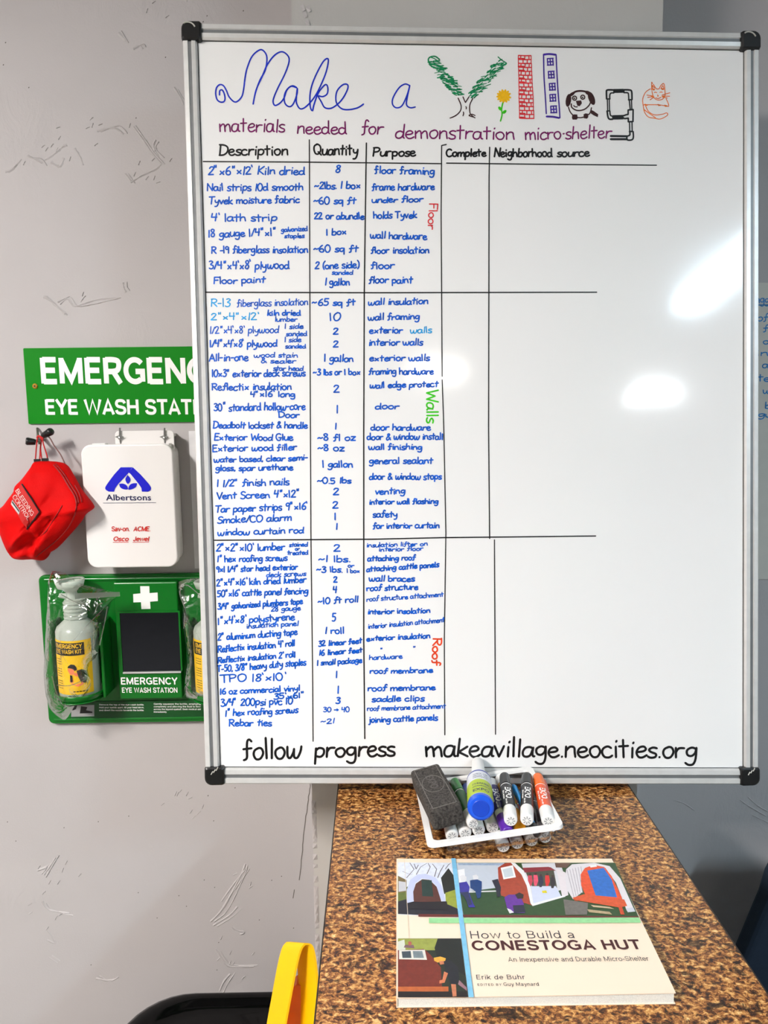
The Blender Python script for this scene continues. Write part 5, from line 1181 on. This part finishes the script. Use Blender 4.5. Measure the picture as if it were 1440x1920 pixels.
def marker(name, label, f, b, colour, lab, rad=.0092, flip=False, cap_front=False, group=None, txt=True, endc=(222, 224, 226)):
    """f, b: 3D centres of the near and far end; cap at the far end unless cap_front"""
    f, b = V(f), V(b); d = (b-f); L = d.length; d.normalize(); R_ = rad
    t = thing(name, label, 'marker', tuple(f), group)
    mw = M_WHT; mc = mat('plastic_%02x%02x%02x' % colour, colour, .3, var=.03)
    if cap_front:
        MB().lathe(f, d, [(0, R_*.80), (.001, R_*.92), (.034, R_), (.035, R_*.92)], 26).make('cap', mc, t, smooth=False)
        MB().lathe(f+d*.035, d, [(0, R_*.9), (.001, R_*.96), (L-.038, R_*.96), (L-.036, R_*.8), (L-.035, R_*.7)], 26).make('barrel', mw, t)
        l0, l1 = .045, L-.022
    else:
        MB().lathe(f, d, [(0, R_*.80), (.0012, R_*.93), (.003, R_), (L-.036, R_), (L-.035, R_*.9)], 26).make('barrel', mw, t)
        MB().lathe(f+d*(L-.034), d, [(0, R_*.97), (.001, R_*1.0), (.026, R_*.90), (.033, R_*.84), (.034, R_*.74)], 26).make('cap', mc, t)
        l0, l1 = .028, L-.038
    ref = V((0, -.25, 1)); lbm = MB().lathe(f+d*l0, d, [(0, R_*1.012), (l1-l0, R_*1.012)], 30, caps=False); lo = lbm.make('label', mat('sleeve_%02x%02x%02x' % lab, lab, .35, var=.02), t, smooth=True)
    x = (ref-d*ref.dot(d)).normalized(); y = d.cross(x)
    if txt:
        for tx, s0, s1, capm, aoff in (('EXPO', .18, .72, .0085, -.1), ('dry erase', .30, .70, .0030, .68), ('low odor', .74, .98, .0028, .35)):
            vs_, fs_, wd = type_mesh(tx, .03); m_ = MB(); LL = l1-l0; out = []
            for gx, gy in vs_:
                # text runs from the cap end towards the viewer, letters upright to the right
                s_ = l1-(s0+(s1-s0)*gx/wd)*LL; a_ = ((gy/CAPH-.5)*capm)/R_ - aoff
                out.append(f+d*s_+(x*math.cos(a_)-y*math.sin(a_)*(-1))*R_*1.035)
            m_.add(out, fs_); m_.make('lettering', INK['white'], lo)
    # ribbed end plug
    if not cap_front:
        m_ = MB()
        for k in range(8):
            a_ = k*math.pi/4; c = x*math.cos(a_)+y*math.sin(a_); e_ = d.cross(c)
            m_.add([f-d*.0006+c*R_*.24-e_*.0005, f-d*.0006+c*R_*.24+e_*.0005, f-d*.0003+c*R_*.62+e_*.0009, f-d*.0003+c*R_*.62-e_*.0009], [(0, 1, 2, 3)])
        m_.make('end_plug', mat('plug_%02x%02x%02x' % endc, tuple(int(q*.72) for q in endc), .5), t)
    return t
def mk(p0, z0, p1, z1): return hz(*p0, z0), hz(*p1, z1)
def from_front(pf, zf, dirv, L):
    f = hz(*pf, zf); return f, f+V(dirv).normalized()*L
# four on the counter under the tray's right half
LOW = [((944, 1588), (60, 170, 90)), ((970, 1582), (40, 60, 170)), ((997, 1577), (200, 40, 60)), ((1022, 1571), (30, 30, 34))]
for i, (p, c) in enumerate(LOW):
    f, b = from_front(p, .0098, (-.02+.03*i/3, 1, 0), .125)
    marker('dry_erase_marker', ['leftmost white-ended marker lying on the counter under the tray', 'white-ended marker under the tray, second from the left', 'white-ended marker under the tray, third from the left', 'rightmost white-ended marker lying on the counter under the tray'][i], f, b, c, c, group='markers under the tray', txt=False)
# four in the tray's left half
INN = [((848, 1568), .0175, (190, 30, 50)), ((872.5, 1563), .0195, (20, 130, 60)), ((898, 1558), .0215, (20, 60, 170)), ((924, 1552), .0235, (120, 60, 40))]
for i, (p, z, c) in enumerate(INN):
    f, b = from_front(p, z, (-.03, 1, .02), .122)
    marker('dry_erase_marker', ['white-ended marker nearest the left end inside the tray', 'white-ended marker inside the tray, second from the left end', 'white-ended marker inside the tray below the spray bottle', 'white-ended marker inside the tray right of the spray bottle'][i], f, b, c, c, group='markers in the bottom of the tray', txt=False)
f, b = from_front((952, 1562), .031, (-.05, 1, .10), .125); marker('dry_erase_marker', 'purple-capped marker pointing forward between the black markers', f, b, (96, 40, 170), (40, 36, 110), cap_front=True)
f, b = from_front((975, 1553), .033, (-.06, 1, .10), .125); marker('dry_erase_marker', 'yellow marker lying between the two black markers', f, b, (236, 160, 20), (216, 164, 40), cap_front=True)
f, b = from_front((1034, 1552), .036, (.10, 1, .05), .12); marker('dry_erase_marker', 'red marker lying against the right side of the tray', f, b, (214, 50, 40), (206, 60, 40), txt=False, rad=.008)
f, b = from_front((1008, 1566), .034, (-.12, 1, .12), .12)
t = thing('pen', 'thin blue pen with a dark tip lying right of the second black marker', 'pen', tuple(f)); d_ = (b-f).normalized()
MB().lathe(f, d_, [(0, .002), (.002, .0052), (.02, .0058)], 18).make('cap', mat('dark_grey_cap', (52, 54, 56), .4), t); MB().lathe(f+d_*.02, d_, [(0, .0046), (.09, .0046), (.095, .003)], 18).make('barrel', mat('pen_blue', (30, 140, 210), .3), t)
f, b = hz(958, 1539, .050), hz(945.6, 1453, .052); d_ = (b-f).normalized(); marker('dry_erase_marker', 'black marker on top of the pile, left of the yellow one', f, f+d_*.125, (24, 24, 26), (26, 26, 30))
f, b = hz(988, 1538, .050), hz(988, 1453, .052); d_ = (b-f).normalized(); marker('dry_erase_marker', 'black marker on top of the pile, next to the orange one', f, f+d_*.125, (24, 24, 26), (26, 26, 30))
f, b = hz(1028, 1540, .047), hz(1007, 1452, .049); d_ = (b-f).normalized(); marker('dry_erase_marker', 'orange marker on top of the pile at the right end', f, f+d_*.125, (246, 110, 20), (236, 84, 28))
f, b = from_front((887, 1545), .0385, (-.12, 1, .03), .118); marker('dry_erase_marker', 'green marker wedged between the eraser and the spray bottle', f, b, (20, 130, 40), (30, 110, 50), txt=False, rad=.0082)
# spray bottle
f = hz(901.5, 1516, .066); b = hy(895.5, 1428, 1.168); d_ = (b-f).normalized(); L = (b-f).length
sp = thing('spray_bottle', 'small cleaner bottle with blue base and white nozzle cap lying in the tray', 'bottle', tuple(f))
R_ = .0182
MB().lathe(f, d_, [(0, R_*.55), (.0006, R_*.86), (.003, R_), (.010, R_)], 36).make('bottle_base', mat('bottle_blue', (20, 86, 220), .3, var=.02), sp, smooth=False)
MB().lathe(f, d_, [(.010, R_), (.094, R_), (.099, R_*.86), (.106, R_*.62), (.110, R_*.55)], 36).make('bottle_body', M_WHT, sp, smooth=True)
MB().lathe(f+d_*.108, d_, [(0, R_*.60), (.002, R_*.60), (L-.112, R_*.50), (L-.108, R_*.38)], 28).make('nozzle_cap', M_WHT, sp)
for a_, b_, c in ((.0102, .058, (176, 200, 30)), (.058, .088, (222, 226, 234)), (.088, .092, (30, 60, 160))):
    MB().lathe(f, d_, [(a_, R_*1.008), (b_, R_*1.008)], 36, caps=False).make('label_band', mat('band_%d' % c[0], c, .4, var=.02), sp, smooth=True)
x = (V((0, -.6, 1))-d_*V((0, -.6, 1)).dot(d_)).normalized(); y = d_.cross(x)
for txt_, s_, cap__, wdm, col in (('EXPO', .018, .008, .024, 'navy'), ('whiteboard', .032, .004, .026, 'navy'), ('CLEANER', .040, .005, .026, 'navy'), ('nettoyant', .064, .003, .022, 'navy'), ('spray on', .070, .003, .022, 'navy'), ('wipe off', .076, .003, .022, 'navy')):
    vs_, fs_, wd = type_mesh(txt_, .02); m_ = MB()
    m_.add([f+d_*(s_+gy/CAPH*cap__)+(x*math.cos((gx/wd-.5)*wdm/R_)+y*math.sin((gx/wd-.5)*wdm/R_))*R_*1.02 for gx, gy in vs_], fs_); m_.make('lettering', INK[col], sp)
MB().lathe(f-d_*.0005, d_, [(0, R_*.62), (.0004, R_*.66)], 28).make('base_recess', mat('bottle_blue_dark', (14, 66, 190), .35), sp)
# eraser
er_f = hz(846, 1546, .036); 
EP = [hy(816.5, 1556, 0.998), hy(876, 1538, 1.006)]      # bottom front corners
EX = (EP[1]-EP[0]); ew = EX.length; EX.normalize()
tl_ = hy(806, 1523, 1.000); hgt = .031
far = hy(794.6, 1438, 1.128); EYv = (far-tl_).normalized(); EYv = (EYv-EX*EYv.dot(EX)).normalized(); EZ = EX.cross(EYv); el = (far-tl_).length
er = thing('whiteboard_eraser', 'charcoal felt whiteboard eraser lying across the left end of the tray', 'eraser', tuple(EP[0]))
def eb(x, y, z): return tl_+EX*x+EYv*y+EZ*z
m_ = MB(); m_.add([eb(x, y, z) for z in (-hgt, -.0) for y in (0, el) for x in (0, ew)], [(0, 2, 3, 1), (4, 5, 7, 6), (0, 1, 5, 4), (2, 6, 7, 3), (0, 4, 6, 2), (1, 3, 7, 5)])
M_ER = mat('charcoal_felt', (64, 60, 56), .95, var=.75, vscale=330, bump=1, bscale=330)
bevel(m_.make('felt_block', M_ER, er), .005, 3)
EPl = Plane(tl_, EX, EYv); m_ = MB()
for a_, b_ in (((.006, .006), (ew-.006, .006)), ((.006, el-.006), (ew-.006, el-.006)), ((.006, .006), (.006, el-.006)), ((ew-.006, .006), (ew-.006, el-.006))): m_.tube([EPl.at(*a_, h=.0001), EPl.at(*b_, h=.0001)], .0007, 5)
m_.tube([EPl.at(ew/2+.016*math.cos(t_), el*.55+.024*math.sin(t_), .0001) for t_ in [k*.33 for k in range(20)]], .0006, 5)
m_.make('moulded_line', mat('felt_line', (110, 106, 100), .9), er)
m_ = MB(); vs_, fs_, wd = type_mesh('EXPO', .02)
m_.add([EPl.at(ew/2+(gy/CAPH-.5)*.012, el*.75-(gx/wd)*.04, .0004) for gx, gy in vs_], fs_); m_.make('lettering', mat('felt_emboss', (88, 84, 80), .9), er)

# ================================================================= FLOOR-STANDING THINGS
# black glossy bin below the sign wall
z_ = hy(400, 1862, 1.40).z; xl = hy(187, 1925, 1.22).x; xr = hy(620, 1900, 1.38).x
M_GB = mat('gloss_black_plastic', (5, 5, 6), .09, var=0, spec=.22)
bn = thing('waste_bin', 'glossy black bin with a rounded lid standing against the grey wall', 'bin', ((xl+xr)/2, 1.29, 0))
def bloop(i_, z): return [V((x, y, z)) for x, y in rrect(xl+i_, 1.17+i_, xr-i_, 1.405-i_, (.06, .05, .06, .12), 8)]
m_ = MB(); n = skin([bloop(.03, .001), bloop(.006, z_-.05), bloop(.012, z_-.05)], m_); m_.f.append(tuple(range(n))[::-1]); m_.f.append(tuple(range(2*n, 3*n))); m_.make('bin_body', M_GB, bn, smooth=False)
m_ = MB(); n = skin([bloop(-.004, z_-.055), bloop(-.004, z_-.012), bloop(-.001, z_-.004), bloop(.006, z_), bloop(.02, z_-.001), bloop(.026, z_-.008), bloop(.05, z_-.010)], m_); m_.f.append(tuple(range(6*n, 7*n))); m_.f.append(tuple(range(n))[::-1])
m_.make('bin_lid', M_GB, bn, smooth=True)
# yellow bucket with arched handle
M_YB = mat('yellow_plastic', (255, 196, 0), .4, var=.03, vscale=12, sss=0)
bu = thing('mop_bucket', 'yellow plastic bucket with a tall arched handle beside the counter', 'bucket', (-.19, 1.03, 0))
YA = 1.06
ctr = [(556, 1935), (563, 1880), (572, 1825), (578, 1792), (584, 1774), (588, 1776)]
def band(pxs, yv):
    return [hy(px, py, yv) for px, py in pxs]
near = spline([(522, 2060), (533, 1950), (545, 1880), (558, 1812), (566, 1782), (573, 1772)], 4); farr = spline([(573, 1772), (584, 1776), (591, 1812), (594.5, 1862), (594, 1920), (588, 2060)], 4)
pn = [hy(x, y, 1.03) for x, y in near]; pf = [hy(x, y, 1.03) for x, y in farr[1:]]
front = pn+pf; N_ = len(front); wv = V((-.030, .028, -.018))
back = [p+wv for p in front]
m_ = MB(); th = .003; ins_ = []
for i, p in enumerate(front):
    dd = (front[min(i+1, N_-1)]-front[max(i-1, 0)]).normalized(); nn = dd.cross(V((0, 1, 0))).normalized(); nn = nn if True else nn
    c_ = V(((front[0].x+front[-1].x)/2, 0, front[0].z)); ins_.append(nn)
inner = [front[i]+ins_[i]*th for i in range(N_)]; innerb = [p+wv for p in inner]
vs_ = front+back+inner+innerb; fs_ = []
for i in range(N_-1): fs_ += [(i, i+1, N_+i+1, N_+i), (2*N_+i, 3*N_+i, 3*N_+i+1, 2*N_+i+1), (i, 2*N_+i, 2*N_+i+1, i+1), (N_+i, N_+i+1, 3*N_+i+1, 3*N_+i)]
m_.add(vs_, fs_); m_.make('handle', M_YB, bu, smooth=False)
m_ = MB(); q_ = [hy(x, y, 1.055) for x, y in ((549, 1851), (556, 1846), (578, 1851), (583, 1900), (582, 2050), (522, 2050), (534, 1930))]
m_.prism(q_, V((0, .02, 0))); m_.make('handle_web', mat('shaded_yellow_plastic', (240, 110, 6), .45), bu)  # yellow plastic in shadow, its shade painted in as orange
hz0 = min(p.z for p in front)
m_ = MB(); m_.lathe((-.19, 1.05, 0.0), (0, 0, 1), [(0, .07), (.02, .075), (hz0-.03, .088), (hz0-.02, .093), (hz0+.0, .093), (hz0, .085)], 32); m_.make('bucket_body', M_YB, bu, smooth=False)
# dark navy chair back behind the counter
pn_ = [hy(*p, 1.30) for p in ((1452, 1652), (1440, 1692), (1418, 1744), (1396, 1797), (1360, 1890), (1320, 2000), (1300, 2060), (1700, 2060), (1700, 1600), (1480, 1600))]
ch = thing('padded_chair', 'dark navy padded chair back partly visible right of the counter', 'chair', (pn_[6].x+.15, 1.3, 0))
bevel(MB().prism(pn_, V((.0, .045, 0))).make('backrest', mat('navy_fabric', (22, 38, 56), .85, bump=.3, bscale=300), ch), .012, 3)
sz = pn_[6].z
for dx in (.06, .36):
    MB().tube([(pn_[6].x+dx, 1.33, 0), (pn_[6].x+dx, 1.325, sz+.02)], .011, 10).make('leg', M_BLK, ch)
bevel(MB().box(pn_[6].x+.03, pn_[6].x+.42, .95, 1.31, sz-.06, sz-.01).make('seat', MATS['navy_fabric'], ch), .015, 3)
for dx in (.06, .39): MB().tube([(pn_[6].x+dx, .98, 0), (pn_[6].x+dx, .98, sz-.055)], .011, 10).make('leg', M_BLK, ch)
for o in bpy.data.objects:
    if '_o' in o: del o['_o']
